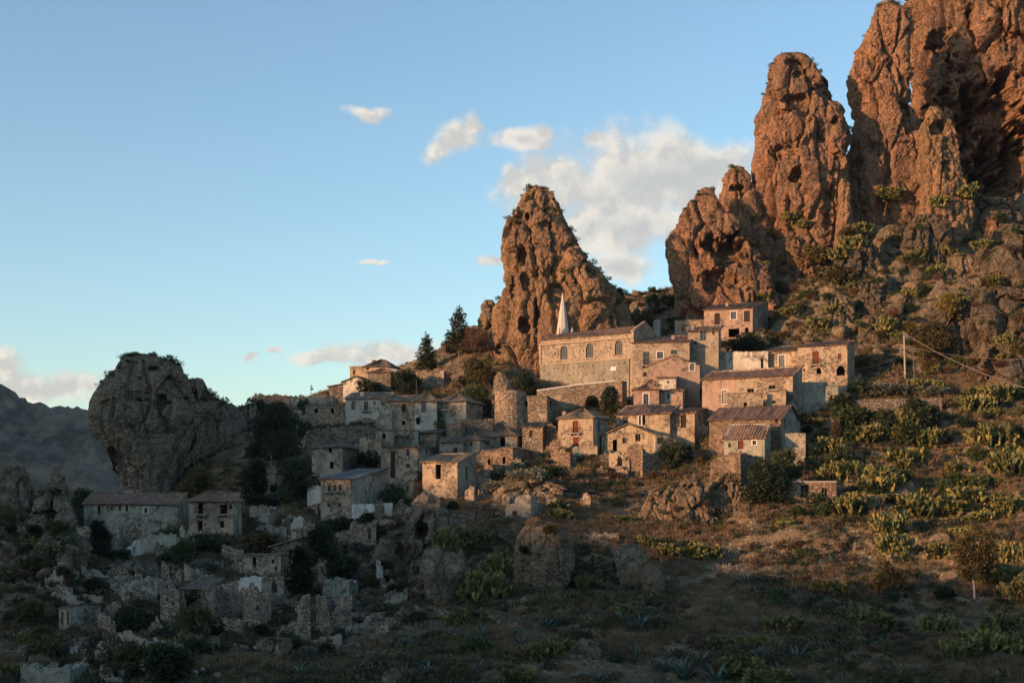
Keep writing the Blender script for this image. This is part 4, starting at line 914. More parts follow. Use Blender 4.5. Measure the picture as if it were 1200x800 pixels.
h('side_cottage', 'low cottage attached to the left of the highest pink house', 791, 826, 392, 376, a=-6, dep=5, roofk='flat', mat='cream_plaster', ops=[(812, 380, 383, 6, 'w'), (800, 384, 388, 2, 'x')], dy=-2, tile='straw_tile')
wallr('wall_stub', 'isolated pale wall stub left of the low upper cottage', 766, 773, 392, 374, a=-20, mat='white_plaster', amp=.2, dy=-3, t=1.2)
wallr('garden_wall', 'long flaking whitewashed garden wall between rectory and arched stone house', 832, 900, 436, 411, a=-16, Yfix=262, mat='white_plaster', jagf=[(0, .9), (.2, 1), (.6, .97), (1, .95)], amp=.15, dy=-2, t=.6, ops=[(893, 420, 432, 3, 'o')])
h('arched_house', 'cream left half of the broad house with a white-framed tall window', 899, 936, 442, 411, a=-30, dep=7, roofk='sf', ridge=405, mat='ochre_plaster', ops=[(916, 416, 430, 6.5, 'wp')], dy=-4, mark='the cream half house')
h('arched_house', 'taller right half of the broad house with a red balcony door and a round arch', 935, 993, 452, 405, a=-26, dep=6, roofk='sf', ridge=401, mat='cream_plaster', ops=[(956, 412, 427, 7, 'rb'), (959.5, 431, 438, 5, 'ao'), (942, 432, 434.5, 2, 'o'), (985, 428.5, 440, 9, 'a'), (984, 414, 420, 3.5, 'r')], dy=-4, mark='the arched house')
wallr('ruined_wall', 'low sunlit broken wall right of the round arch', 994, 1012, 448, 434, a=-8, mat='warm_rubble', jagf=[(0, .8), (.3, .3), (.6, .9), (1, .4)], seed=11)
wallr('retaining_wall', 'tall bluish retaining wall in shade below the broad arched house', 936, 982, 494, 447, a=-8, mat='blue_plaster', amp=.1, t=1.2, Yfix=242.5, cat='retaining wall', drop=5)
wallr('retaining_wall', 'long grey stone terrace wall right of the tall bluish wall', 982, 1104, 487, 466, a=-8, mat='dark_rubble', jagf=[(0, .85), (.3, .95), (1, 1)], amp=.12, t=1.0, cat='retaining wall')
h('field_shed', 'small isolated stone shed with two dark windows above the dry field', 921, 980, 587, 565, a=-10, xs=990, roofk='flat', mat='warm_rubble', ops=[(943, 568, 583, 9, 'x'), (966, 571, 584, 7, 'ax')], tile='roof_tile', overhang=.1, mark='the field shed')
wallr('yard_wall', 'broken wall behind the sunlit cottage shrubs with a wooden gate post', 832, 868, 555, 528, a=-16, mat='warm_rubble', jagf=[(0, .5), (.3, .85), (1, 1)], seed=14, Yfix=207)
wallr('ruined_wall', 'shaded wall piece turning back from the broken wall of dry shrubs', 868, 893, 556, 530, a=25, mat='dark_rubble', jagf=[(0, 1), (1, .8)], seed=15, Yfix=208)
# middle and left village
h('hip_house', 'small hip-roofed stone house with a dark door behind the sunlit stone hut', 565, 606, 524, 510, a=-16, xs=622, roofk='hip', ridge=501, mat='grey_plaster', ops=[(589, 512, 523, 6, 'o')], sops=[(613, 512, 518, 4, 'w')], dy=3, tile='grey_tile')
h('stone_hut', 'roofless sunlit stone hut in front of the small hip-roofed house', 567, 601, 553, 529, a=-14, xs=628, roofk='sl', rise=-.6, mat='warm_rubble', smat='rubble', ops=[(573, 538, 544, 3, 'o'), (590.5, 535, 543, 3.5, 'o')], overhang=.05, tile='grey_tile')
h('bastion_house', 'square grey stone house with a small arched window left of the church terrace', 607, 641, 500, 465, a=-10, xs=656, roofk='flat', mat='rubble', ops=[(616.5, 469, 476, 4, 'a')], sops=[(646, 470, 480, 3, 'o')], dy=2, tile='grey_tile', overhang=.1)
def bastion():
    x, y, z = at_px(598, 490, 247); root = empty('bastion', (x, y, z - 4)); tag(root, 'rounded ruined stone bastion left of the square grey house', 'bastion'); LAND.append((596, 475, 'the rounded bastion'))
    mb = MB(); q = random.Random(3); n = 22; r0 = 2.7; top = [8.6 + q.uniform(-.3, .3) for _ in range(n)]
    for k in range(n):
        a, b = 2 * math.pi * k / n, 2 * math.pi * (k + 1) / n; c = lambda t, r: (r * math.cos(t), r * math.sin(t))
        mb.quad((*c(a, r0 * 1.08), 0), (*c(b, r0 * 1.08), 0), (*c(b, r0), top[(k + 1) % n]), (*c(a, r0), top[k])); mb.quad((*c(a, r0), top[k]), (*c(b, r0), top[(k + 1) % n]), (*c(b, r0 - .6), top[(k + 1) % n]), (*c(a, r0 - .6), top[k]))
        mb.quad((*c(a, r0 - .6), top[k]), (*c(b, r0 - .6), top[(k + 1) % n]), (*c(b, r0 - .6), 5), (*c(a, r0 - .6), 5))
    mb.obj('wall', MATS['rubble'], root)
bastion()
rock('rock_stump', 'grey rock stump shaped like a bottle left of the church base', [(436, 583, 590), (442, 580, 595), (455, 578, 600), (470, 576, 602), (490, 574, 604)], 256, 'grey_rock', .9, .4, seed=80, res=.18, caves=False)
wallr('ruined_wall', 'grey stone garden wall left of the rounded bastion with one square hole', 538, 578, 508, 490, a=-8, mat='dark_rubble', jagf=[(0, 1), (.5, .95), (1, 1)], amp=.2, ops=[(549, 497, 501, 4, 'o')])
h('small_shed', 'tiny tan shed above the shrubs in the middle of the village', 523, 540, 512, 498, a=-8, dep=4, roofk='sr', rise=.3, mat='rubble', overhang=.1)
h('white_fronted_shed', 'low grey shed with a white patch of wall above the sunlit cottage', 515, 543, 532, 518, a=-6, dep=4, roofk='sf', rise=1.0, mat='grey_plaster', ops=[(534, 524, 530, 4, 'd')], tile='grey_tile')
h('white_house', 'pale hip-roofed house with cream corners behind a dark tree, right end of the white row', 486, 512, 502, 469, a=-6, dep=8, roofk='hip', ridge=461.5, mat='white_plaster', ops=[(496.5, 471, 483, 6, 's'), (490, 489, 497, 5, 'o')], tile='straw_tile')
h('white_house', 'blue-white house front with a balcony window next to the cream-cornered house', 512.5, 546, 501, 470, a=-20, dep=8, roofk='hip', ridge=463, mat='blue_plaster', ops=[(523.5, 471, 480, 5, 'sb')], tile='straw_tile')
h('cream_row_house', 'beige house with window boxes and a small white-framed window in the white row', 451, 486, 500, 470, a=-8, dep=8, roofk='sf', ridge=463, mat='cream_plaster', ops=[(473.5, 473, 483, 5, 'x'), (460, 493, 498, 4, 'wp'), (473, 493, 498, 4, 'o')], tile='straw_tile')
h('long_white_house', 'long blue-white house with four windows at the left of the white row', 405, 455, 496, 467, a=-4, dep=7, roofk='sf', ridge=460, mat='white_plaster', ops=[(414, 470, 480, 4.5, 'w'), (429, 470, 481, 5, 'wb'), (439, 470, 474, 3, 'w'), (449, 469, 475, 4.5, 'w')], tile='straw_tile')
h('stone_house', 'brown stone house with two small dark windows left of the long blue-white house', 358, 405, 500, 475, a=-6, dep=7, roofk='flat', mat='rubble', ops=[(370.5, 478.5, 484, 3.5, 'a'), (389.5, 478, 484, 3.5, 'o')], tile='grey_tile', overhang=.1)
h('crest_ruin', 'roofless grey ruin at the left end of the village skyline', 294, 340, 479, 460, a=-6, dep=5, roofk='none', mat='rubble', jagf=[(0, .7), (.08, 1.0), (.45, .9), (.5, .95), (1, .85)], cat='ruin', dy=3)
h('crest_house', 'low grey skyline house with flat roofs and dark doorways', 341, 390, 483, 462, a=-6, dep=6, roofk='none', mat='grey_plaster', jagf=[(0, .95), (.3, 1.0), (.32, .9), (1, .95)], ops=[(352, 467, 476, 3, 'd'), (359, 467, 474, 4, 'd')], cat='ruin', dy=3)
h('small_white_house', 'small white gabled house with one window on the skyline', 402, 431, 460, 447, a=-14, dep=6, roofk='gf', rise=1.0, mat='white_plaster', ops=[(421.5, 451, 455.5, 3.5, 'w')], tile='grey_tile', dy=1)
h('apse', 'dark round-backed stone building under the highest cream house', 431, 458, 463, 436, a=-14, dep=6, roofk='hip', rise=.9, mat='dark_rubble', tile='roof_tile', dy=2)
h('top_house', 'sunlit cream block at the top of the village skyline', 410, 427, 447, 430, a=-16, dep=7, roofk='flat', mat='ochre_plaster', ops=[(415, 433, 439, 2.5, 'd')], dy=3, tile='straw_tile', overhang=.1)
h('top_house', 'cream house with a grey tiled roof and chimney at the top of the skyline', 426, 456, 449, 429, a=-16, dep=7, roofk='hip', rise=1.6, mat='ochre_plaster', ops=[(431, 430, 433, 2.5, 'o')], tile='grey_tile', chim=[(.25, .3, .6)], dy=5)
h('top_house', 'white house with a shuttered window at the right end of the skyline group', 452, 477, 452, 431, a=-20, dep=6, roofk='sl', rise=1.1, mat='bright_plaster', ops=[(473, 437, 441, 3.5, 's'), (468, 437, 441, 1.5, 'o')], tile='concrete', dy=3, overhang=.1)
h('ruined_tower', 'stubby ruined stone tower left of the conifers', 486, 520, 456, 433, a=-12, dep=6, roofk='none', mat='rubble', jagf=[(0, .95), (.2, 1.05), (.6, .85), (1, 1.0)], cat='ruin', dy=2)
h('shed', 'flat dark shed roof on the skyline left of the small white house', 386, 404, 462, 453, a=-10, dep=4, roofk='sr', rise=.6, mat='dark_rubble', tile='grey_tile', dy=2)
wallr('ruined_wall', 'sloping bank wall of rough stone under the brown stone house', 358, 452, 520, 499, a=-4, mat='dark_rubble', jagf=[(0, .8), (.3, 1), (.8, 1.0), (1, .6)], amp=.4, seed=21)
h('hip_roofed_house', 'square plastered house with a pointed tiled roof among dark trees', 365.5, 401, 560, 523, a=-14, xs=420, roofk='hip', ridge=512, mat='grey_plaster', smat='dark_rubble', ops=[(387, 525, 530, 4, 'o'), (388.5, 541, 549, 4.5, 'o')], tile='grey_tile')
h('curved_house', 'wide many-sided house with a bluish upper wall and a bush on its balcony', 460, 490, 527, 505, a=-2, dep=8, roofk='flat', mat='blue_plaster', tile='grey_tile', overhang=.3, dy=2)
h('curved_house', 'yellowish left end of the many-sided house, its corner hung with a bush', 440, 460, 545, 505, a=-2, dep=6, roofk='flat', mat='cream_plaster', tile='grey_tile', ops=[(450, 508, 514, 4, 'o')], overhang=.3, dy=2)
h('curved_house', 'stone right end of the many-sided house with one small lit window', 490, 511, 524, 507, a=-26, dep=6, roofk='sf', rise=.8, mat='rubble', tile='grey_tile', ops=[(491.5, 511, 515, 3, 'p')], dy=2)
h('doorway_house', 'yellow stone wall house with a tall arched doorway and broken plaster', 421, 447, 548, 514, a=-6, dep=5, roofk='none', mat='cream_plaster', jagf=[(0, 1.1), (.5, 1.0), (1, 1.05)], ops=[(433, 526, 540, 5, 'a'), (427, 530, 534, 2, 'o')], cat='ruin', dy=3)
h('tall_door_house', 'beige house with a very tall dark doorway and small windows beside dark shrubs', 447, 490, 560, 524, a=-8, xs=511, roofk='sf', rise=.6, mat='cream_plaster', smat='blue_plaster', ops=[(460.5, 528, 560, 5.5, 'd'), (478, 526, 534, 4, 'w'), (478, 543, 548, 5, 'w')], sops=[(500, 526, 532, 3, 'o')], tile='grey_tile')
h('balcony_block', 'tall stone house with three windows over two little balconies and a grey gable side', 376, 411, 612, 561, a=-20, xs=455, roofk='sf', ridge=549, mat='cream_plaster', smat='blue_plaster', ops=[(385.5, 569, 576, 3.2, 'xb'), (392.3, 568, 575, 3, 'x'), (398.5, 568, 575, 3.2, 'xb'), (385, 589.5, 594, 3.5, 'w'), (398, 589, 594, 3.5, 'w'), (398, 611, 614, 4, 'o')], tile='corrugated_metal', corr=.03, mark='the tall balcony block')
wallr('white_wall', 'bright white wall strip at the left side of the tall stone balcony block', 360, 376, 598, 568, a=-8, mat='bright_plaster', amp=.15, jagf=[(0, .9), (.4, 1), (1, .95)], seed=31)
wallr('white_wall', 'white plastered interior wall of a roofless room right of the tall balcony block', 412, 440, 613, 590, a=-4, mat='bright_plaster', amp=.1, seed=32)
wallr('ruined_wall', 'stone front wall with a doorway below the white plastered room', 413, 440, 642, 612, a=-6, mat='rubble', amp=.3, ops=[(433, 618, 632, 3.5, 'o')], seed=33, jagf=[(0, 1), (.5, .9), (1, 1.15)])
wallr('ruined_pillar', 'jagged dark stone pillar right of the white plastered room', 439, 449, 620, 584, a=-6, mat='dark_rubble', amp=.4, jagf=[(0, .85), (.5, 1), (1, .8)], seed=34, t=1)
wallr('ruined_wall', 'pale plaster wall behind the jagged dark pillar', 449, 460, 606, 589, a=-6, mat='white_plaster', amp=.2, seed=35)
h('lit_cottage', 'sunlit cottage with a tiled roof and a tall dark door on the rock ledge', 495, 536, 585, 541, a=-24, xs=558, roofk='sf', ridge=531, mat='cream_plaster', smat='grey_plaster', ops=[(513.5, 544, 561, 6.5, 'o')], sops=[(547, 546, 563, 3, 'x')], tile='straw_tile', mark='the sunlit cottage on the ledge')
h('cottage_annex', 'small low annex with one window at the left foot of the sunlit cottage', 474, 485, 583, 566, a=-22, xs=500, roofk='sr', rise=.5, mat='ochre_plaster', smat='grey_plaster', ops=[(477.5, 569, 576, 3, 'w')], sops=[(503, 568, 580, 4, 'd')], tile='grey_tile', overhang=.1)
wallr('ledge_wall', 'sunlit dry stone retaining wall under the annex and cottage', 485, 516, 603, 586, a=-24, mat='warm_rubble', amp=.25, jagf=[(0, .9), (.8, .85), (.85, 1.2), (1, 1.2)], seed=36, t=1.2)
wallr('ruined_wall', 'rounded sunlit wall fragment just right of the sunlit cottage', 559, 572, 572, 548, a=-20, mat='cream_plaster', amp=.3, jagf=[(0, .6), (.4, 1), (.8, .95), (1, .5)], seed=37, t=1)
h('sunken_ruin', 'half-buried grey gabled ruin with an arched doorway below the hut', 592, 622, 606, 584, a=-24, dep=4, roofk='none', mat='grey_plaster', jagf=[(0, .5), (.6, 1.3), (1, 1.25)], ops=[(603, 598, 607, 6, 'a')], cat='ruin')
wallr('ruined_wall', 'low broken sunlit wall left of the square balcony house', 640, 655, 532, 510, a=-14, mat='warm_rubble', amp=.5, jagf=[(0, .5), (.5, .8), (1, 1)], seed=38)
wallr('ruined_wall', 'sunlit rubble wall below the red doors of the square balcony house', 648, 668, 545, 524, a=-24, mat='warm_rubble', amp=.5, jagf=[(0, .9), (.6, 1), (1, .7)], seed=39, t=1)
wallr('ruined_wall', 'broken plaster wall corner below the right side of the square balcony house', 684, 700, 538, 520, a=-14, mat='cream_plaster', amp=.5, jagf=[(0, .7), (1, 1)], seed=40, t=.8)
h('shed', 'small tan shed hidden among the dark trees on the left', 325, 340, 538, 520, a=-6, dep=4, roofk='sf', rise=.4, mat='rubble', overhang=.15)
# lower left
h('long_low_house', 'long low grey house with a tiled roof and a small bell gable', 98, 208, 612, 590, a=-4, dep=8, roofk='gx', ridge=578, mat='blue_plaster', ops=[(116, 592, 602, 3.5, 'd'), (130.5, 593, 597, 2.5, 'o'), (140.5, 592, 598, 3.5, 'w'), (148.5, 592, 599, 3, 'o'), (171, 594.5, 601, 4, 'wp')], Yfix=208, mark='the long low house', drop=7)
def bell_gable():
    x, y, z = at_px(150, 580, 213); root = empty('bell_gable', (x, y, z - .6), R(-4)); tag(root, 'small arched bell gable on the roof of the long low house', 'bell gable')
    mb = MB(); slab(mb, (-.75, 0), (1, 0), (0, 1), 1.5, -1.5, [(0, 1.2), (.75, 1.6), (1.5, 1.2)], [(.4, 1.1, .2, 1.0, True)], .5); mb.obj('wall', MATS['cream_plaster'], root)
bell_gable()
h('two_storey_house', 'two-storey beige house with a sagging balcony right of the long low house', 221, 273, 636, 586, a=-6, xs=283, roofk='hip', ridge=576, mat='cream_plaster', smat='blue_plaster', ops=[(235, 589, 602, 6, 'ob'), (262, 591, 602, 9, 'ob'), (270, 591, 596, 3, 'o'), (234.5, 610, 621, 6, 'o'), (260, 610, 618, 5, 'o'), (230.5, 627, 635, 6, 'o')], mark='the two-storey beige house')
h('grey_shed', 'small roofless grey building right of the two-storey beige house', 292, 316, 613, 591, a=-6, xs=329, roofk='none', mat='grey_plaster', jagf=[(0, .95), (.8, 1), (1, .9)], ops=[(301, 605, 609, 5, 'o')], cat='ruin')
h('back_cottage', 'low cottage with a chimney-like wall behind the two-storey house', 268, 300, 596, 577, a=-4, dep=5, roofk='flat', mat='grey_plaster', tile='grey_tile', ops=[(296, 577, 586, 4, 'o')], dy=3)
wallr('ruined_pillar', 'upright wall stub above the small roofless grey building', 297, 303, 590, 566, a=-6, mat='rubble', amp=.3, seed=41, t=.8)
wallr('ruined_wall', 'pale wall fragment with a white patch above the lower dark tree', 341, 355, 628, 602, a=-8, mat='white_plaster', amp=.5, jagf=[(0, .6), (.5, 1), (1, .8)], seed=42)
wallr('ruined_wall', 'narrow lit-edged wall fragment right of the white-patched one', 356, 371, 630, 604, a=18, mat='rubble', amp=.5, jagf=[(0, 1), (1, .6)], seed=43, t=.9)
wallr('retaining_wall', 'tall grey-green retaining wall below the long low house', 88, 140, 650, 615, a=-4, mat='grey_plaster', amp=.4, jagf=[(0, .95), (.15, 1.0), (.3, 1.0), (1, .95)], seed=44, cat='retaining wall', t=1)
wallr('ruined_wall', 'beige wall with a dark doorway right of the grey-green retaining wall', 138, 165, 640, 612, a=-8, mat='cream_plaster', amp=.3, ops=[(145, 620, 630, 6, 'o')], seed=45, jagf=[(0, .9), (.5, 1.0), (1, .7)])
wallr('ruined_wall', 'bluish broken wall with a pale patch below the long low house', 166, 206, 652, 624, a=-6, mat='blue_plaster', amp=.4, jagf=[(0, .9), (.3, 1), (.9, 1.05), (1, .9)], seed=46)
wallr('ruined_wall', 'pale leaning wall edge standing left of the bluish broken wall', 150, 168, 668, 632, a=34, mat='white_plaster', amp=.5, jagf=[(0, .8), (.5, 1), (1, .9)], ops=[(157, 640, 648, 3, 'o')], seed=47, t=.8)
wallr('ruined_pillar', 'thin two-legged wall stump between the two-storey house and bluish wall', 214, 226, 662, 636, a=-6, mat='white_plaster', amp=.4, jagf=[(0, .8), (.3, 1), (.8, .9), (1, .4)], ops=[(220, 645, 654, 3.5, 'o')], seed=48)
h('blue_ruin', 'roofless bluish ruin with a gabled wall in the lower left', 140, 184, 702, 680, a=-10, dep=5, roofk='none', mat='blue_plaster', jagf=[(0, .9), (.3, 1), (.8, 1.3), (1, 1.1)], cat='ruin')
wallr('ruined_wall', 'curved ruined stone wall with two holes left of the tall ruin group', 188, 209, 736, 682, a=-10, mat='rubble', amp=.6, jagf=[(0, .9), (.4, 1), (1, .85)], ops=[(196, 700, 704, 3, 'o'), (203, 705, 709, 2.5, 'o')], seed=49)
wallr('ruined_pillar', 'slim broken stone pillar beside the curved ruined wall', 209, 217, 735, 688, a=-6, mat='dark_rubble', amp=.6, jagf=[(0, .9), (.5, 1), (1, .5)], seed=50, t=.9)
h('tall_ruin', 'leftmost tall broken stone tower of the ruin group', 236, 252, 728, 682, a=-10, dep=4, roofk='none', mat='dark_rubble', jagf=[(0, .9), (.3, 1.0), (1, .95)], cat='ruin')
h('tall_ruin', 'tall beige ruin with a slit window in the middle of the ruin group', 253, 272, 722, 683, a=-14, dep=4, roofk='none', mat='rubble', jagf=[(0, .98), (.6, 1.0), (.9, .8), (1, .5)], ops=[(260, 687, 694, 2.5, 'o')], cat='ruin')
wallr('blue_wall', 'light blue plastered back wall between the two beige ruins', 262, 306, 712, 674, a=-4, mat='bright_plaster', amp=.25, jagf=[(0, .72), (.5, .95), (1, 1.02)], seed=51)
h('tall_ruin', 'rough brown ruin tower with a hole, rightmost of the ruin group', 285, 305, 738, 682, a=-10, dep=3.5, roofk='none', mat='rubble', jagf=[(0, .8), (.3, 1.0), (.7, .98), (1, .5)], ops=[(302, 710, 714, 3, 'o')], cat='ruin')
wallr('ruined_wall', 'low stone footing wall in front of the ruin group', 252, 284, 744, 722, a=-8, mat='rubble', amp=.3, seed=52, jagf=[(0, .8), (.3, 1), (1, .9)])
h('door_ruin', 'stone ruin with an arched dark doorway below the flat-roofed hut', 305, 333, 700, 672, a=-8, dep=4, roofk='none', mat='grey_plaster', jagf=[(0, 1), (.9, .97), (1, .8)], ops=[(321.5, 681, 694, 7, 'a')], cat='ruin')
h('flat_hut', 'beige flat-roofed hut with a narrow doorway above the arched ruin', 283, 329, 674, 651, a=-4, dep=4.5, roofk='flat', mat='cream_plaster', tile='grey_tile', ops=[(298, 652, 668, 4, 'o'), (320, 655, 660, 3, 'o'), (323, 664, 669, 2, 'x')], overhang=.2)
h('stone_cottage', 'dark stone cottage with a bluish doorway behind the flat-roofed hut', 318, 352, 656, 640, a=-8, dep=6, roofk='sr', rise=1.2, mat='dark_rubble', tile='grey_tile', ops=[(341, 643, 655, 5.5, 'd')], dy=1)
wallr('ruined_wall', 'left wall of the pair of pointed ruined walls in the lower middle', 348, 364, 752, 692, a=30, mat='rubble', amp=.5, jagf=[(0, .35), (.3, .6), (.6, .95), (.8, 1), (1, .9)], seed=53, t=.8)
wallr('ruined_wall', 'right wall of the pair of pointed ruined walls in the lower middle', 370, 385, 748, 695, a=-20, mat='rubble', amp=.5, jagf=[(0, .95), (.35, 1), (.7, .75), (1, .35)], seed=54, t=.8)
wallr('ruined_wall', 'low sloping rubble wall leading up to the pointed ruined walls', 322, 352, 748, 722, a=25, mat='rubble', amp=.6, jagf=[(0, .3), (.5, .6), (1, 1)], seed=55, t=.9)
h('blue_ruin', 'small bluish plastered ruin right of the pointed ruined walls', 378, 409, 704, 676, a=-10, dep=4, roofk='none', mat='blue_plaster', jagf=[(0, .8), (.2, .95), (.8, 1.05), (1, .9)], cat='ruin')
h('window_hut', 'small hut with two tall windows in a beige front at the lower left', 69, 83, 740, 714, a=-24, xs=118, roofk='sr', rise=.4, mat='cream_plaster', smat='blue_plaster', ops=[(73, 716, 731, 3, 'x'), (79.5, 716, 731, 3, 'x')], tile='grey_tile', overhang=.1)
h('grey_ruin', 'large grey gabled ruin wall below the roofless bluish ruin', 111, 172, 778, 748, a=-6, dep=5, roofk='none', mat='grey_plaster', jagf=[(0, .6), (.5, 1.3), (.7, 1.3), (1, .8)], ops=[(121, 752, 757, 5, 'o')], cat='ruin', seed=9)
h('blue_ruin', 'bluish roofless room at the bottom left edge', 24, 82, 806, 778, a=-6, dep=4, roofk='none', mat='blue_plaster', jagf=[(0, .95), (1, 1)], cat='ruin', seed=12)
wallr('ruined_wall', 'beige wall stump left of the dark bush at the bottom left', 117, 130, 800, 780, a=-6, mat='cream_plaster', amp=.4, seed=56)
wallr('ruined_wall', 'small triangular wall fragment above the grey gabled ruin', 174, 190, 742, 722, a=-6, mat='rubble', amp=.3, jagf=[(0, .5), (.5, 1), (1, .4)], seed=57)
wallr('ruined_wall', 'thin vertical broken wall above the slanting ledge on the lower slope', 443, 449, 688, 655, a=30, mat='white_plaster', amp=.5, seed=58, jagf=[(0, 1), (1, .7)])
wallr('ruined_wall', 'low grey wall right of the small bluish plastered ruin', 412, 436, 682, 668, a=-8, mat='dark_rubble', amp=.4, seed=59)
for i, (x0, x1, b, tp, lab) in enumerate([
    (840, 905, 668, 660, 'low dry stone terrace wall under the red dry field'), (610, 720, 704, 699, 'pale stone path edge below the largest boulder'), (1040, 1090, 655, 648, 'dry stone terrace wall left of the lone tree'),
    (1050, 1120, 700, 694, 'collapsed stone terrace edge under the lone tree'), (1120, 1200, 706, 700, 'terrace edge right of the lone tree trunk'), (1095, 1160, 612, 606, 'short terrace wall above the lone tree crown'), (1130, 1200, 640, 634, 'terrace wall right of the lone tree crown'),
    (650, 725, 632, 624, 'stone-edged track above the largest boulder')]):
    wallr('terrace_wall', lab, x0, x1, b, tp, a=-4, mat='rubble', amp=.3, seed=70 + i, t=.8, cat='terrace wall')
# more broken walls and small houses filling the steps between the named ones
XW = [(60, 84, 700, 684, 'rubble', 'low broken wall behind the two-window hut'), (96, 118, 712, 692, 'cream_plaster', 'jagged beige wall right above the two-window hut'), (120, 138, 726, 704, 'rubble', 'narrow broken wall between the two-window hut and bluish ruin'),
 (146, 176, 728, 712, 'dark_rubble', 'dark collapsed wall under the roofless bluish ruin'), (60, 98, 764, 744, 'dark_rubble', 'dark terrace wall under the two-window hut'), (86, 112, 792, 772, 'rubble', 'ragged wall left of the large grey gabled ruin'), (176, 214, 768, 752, 'rubble', 'low rubble wall right of the large grey gabled ruin'),
 (100, 134, 676, 664, 'rubble', 'thin terrace wall below the walled yard'), (170, 208, 676, 666, 'dark_rubble', 'low dark wall below the pale leaning wall edge'), (222, 262, 664, 652, 'dark_rubble', 'low wall left of the flat-roofed hut'), (270, 300, 640, 628, 'rubble', 'low stone wall above the flat-roofed hut'), (300, 336, 624, 612, 'grey_plaster', 'greyish broken wall below the small roofless grey building'),
 (330, 352, 614, 600, 'rubble', 'short broken wall left of the white-patched fragment'), (384, 420, 660, 646, 'dark_rubble', 'dark terrace wall above the small bluish plastered ruin'), (372, 404, 636, 622, 'rubble', 'rubble wall at the foot of the tall balcony block'), (330, 350, 716, 700, 'dark_rubble', 'dark wall fragment below the arched door ruin'),
 (300, 330, 722, 706, 'rubble', 'rubble wall stub right of the group of tall ruins'), (388, 430, 726, 712, 'dark_rubble', 'low wall right of the pair of pointed ruined walls'), (220, 246, 762, 744, 'dark_rubble', 'dark stub wall below the leftmost tall ruin'), (232, 248, 640, 622, 'rubble', 'stone wall stub below the two-storey beige house'),
 (446, 470, 590, 574, 'dark_rubble', 'shaded stone wall between the balcony block and the cottage annex'), (520, 556, 612, 598, 'dark_rubble', 'shaded terrace wall right under the sunlit cottage'), (560, 592, 586, 574, 'rubble', 'low broken wall below the roofless sunlit hut'), (604, 640, 566, 554, 'dark_rubble', 'low terrace wall right of the sunlit hut'),
 (622, 650, 584, 574, 'rubble', 'low broken wall right of the half-buried ruin'), (700, 712, 560, 544, 'warm_rubble', 'sunlit wall stub at the left foot of the broad gabled house'), (404, 426, 604, 588, 'dark_rubble', 'rough wall behind the white plastered room'), (500, 524, 548, 534, 'rubble', 'rough stone wall behind the sunlit cottage roof'),
 (452, 486, 512, 502, 'rubble', 'low garden wall beneath the beige row house'), (546, 572, 540, 526, 'rubble', 'stone wall left of the sunlit hut'), (640, 656, 512, 496, 'dark_rubble', 'shaded wall left of the square balcony house roof'), (700, 724, 512, 498, 'rubble', 'stone wall between balcony house and long cream house'),
 (806, 830, 512, 496, 'grey_plaster', 'grey wall linking the cream gabled house to the stone house'), (808, 850, 540, 528, 'dark_rubble', 'dark rubble wall below the lean-to'), (900, 930, 548, 534, 'dark_rubble', 'dark terrace wall below the plain grey yard wall'), (1000, 1060, 516, 506, 'dark_rubble', 'terrace wall below the long grey stone terrace'),
 (1080, 1150, 540, 532, 'dark_rubble', 'long terrace wall in the middle of the prickly pear slope'), (1010, 1070, 586, 578, 'rubble', 'terrace wall right of the field shed'), (470, 500, 664, 650, 'dark_rubble', 'dark wall above the second big boulder'), (0, 30, 770, 752, 'dark_rubble', 'dark wall at the very left edge')]
for i, (x0, x1, b, tp, mt, lab) in enumerate(XW):
    q = random.Random(i); jf = q.choice([[(0, .4), (.3, .9), (1, 1)], [(0, 1), (.5, .7), (1, .9)], [(0, .9), (.4, 1), (.8, .5), (1, .3)], [(0, .6), (.5, 1), (.55, .6), (1, .8)]])
    wallr('ruined_wall', lab, x0, x1, b, tp, a=q.uniform(-30, 16), mat=mt, amp=.45, jagf=jf, seed=200 + i, t=q.uniform(.5, .9))
XH = [('small_house', 'small flat-roofed stone house between the stone wall and white row', 452, 474, 524, 512, 'rubble', 'sf', [(460, 515, 521, 3, 'o')]), ('small_house', 'tiny tiled house tucked behind the pointed-roof house', 398, 420, 530, 518, 'grey_plaster', 'sf', [(408, 521, 526, 3, 'o')]),
 ('small_house', 'small tiled house above the sunlit cottage and left of the hip-roofed one', 542, 562, 528, 514, 'grey_plaster', 'hip', [(552, 517, 523, 3, 'w')]), ('small_house', 'small stone house under the square grey house', 612, 636, 514, 500, 'rubble', 'sf', [(622, 504, 512, 3.5, 'd')]),
 ('small_house', 'low tiled shed between the red cottage and the cream gabled house', 806, 822, 486, 476, 'cream_plaster', 'sf', []), ('small_house', 'small grey house left of the tall balcony block', 336, 358, 580, 566, 'grey_plaster', 'sf', [(346, 569, 577, 3.5, 'o')]),
 ('small_house', 'low tiled house behind the two-storey beige house roof', 300, 322, 566, 553, 'grey_plaster', 'hip', [(311, 556, 563, 3, 'o')]), ('small_house', 'low ruined cottage left of the lower dark trees', 212, 238, 706, 690, 'rubble', 'sf', [(224, 694, 704, 4, 'o')])]
for i, (nm, lab, x0, x1, b, e_, mt, rk, op) in enumerate(XH):
    h(nm, lab, x0, x1, b, e_, a=-14, dep=5, roofk=rk, rise=1.1, mat=mt, ops=op, tile='grey_tile', seed=300 + i)
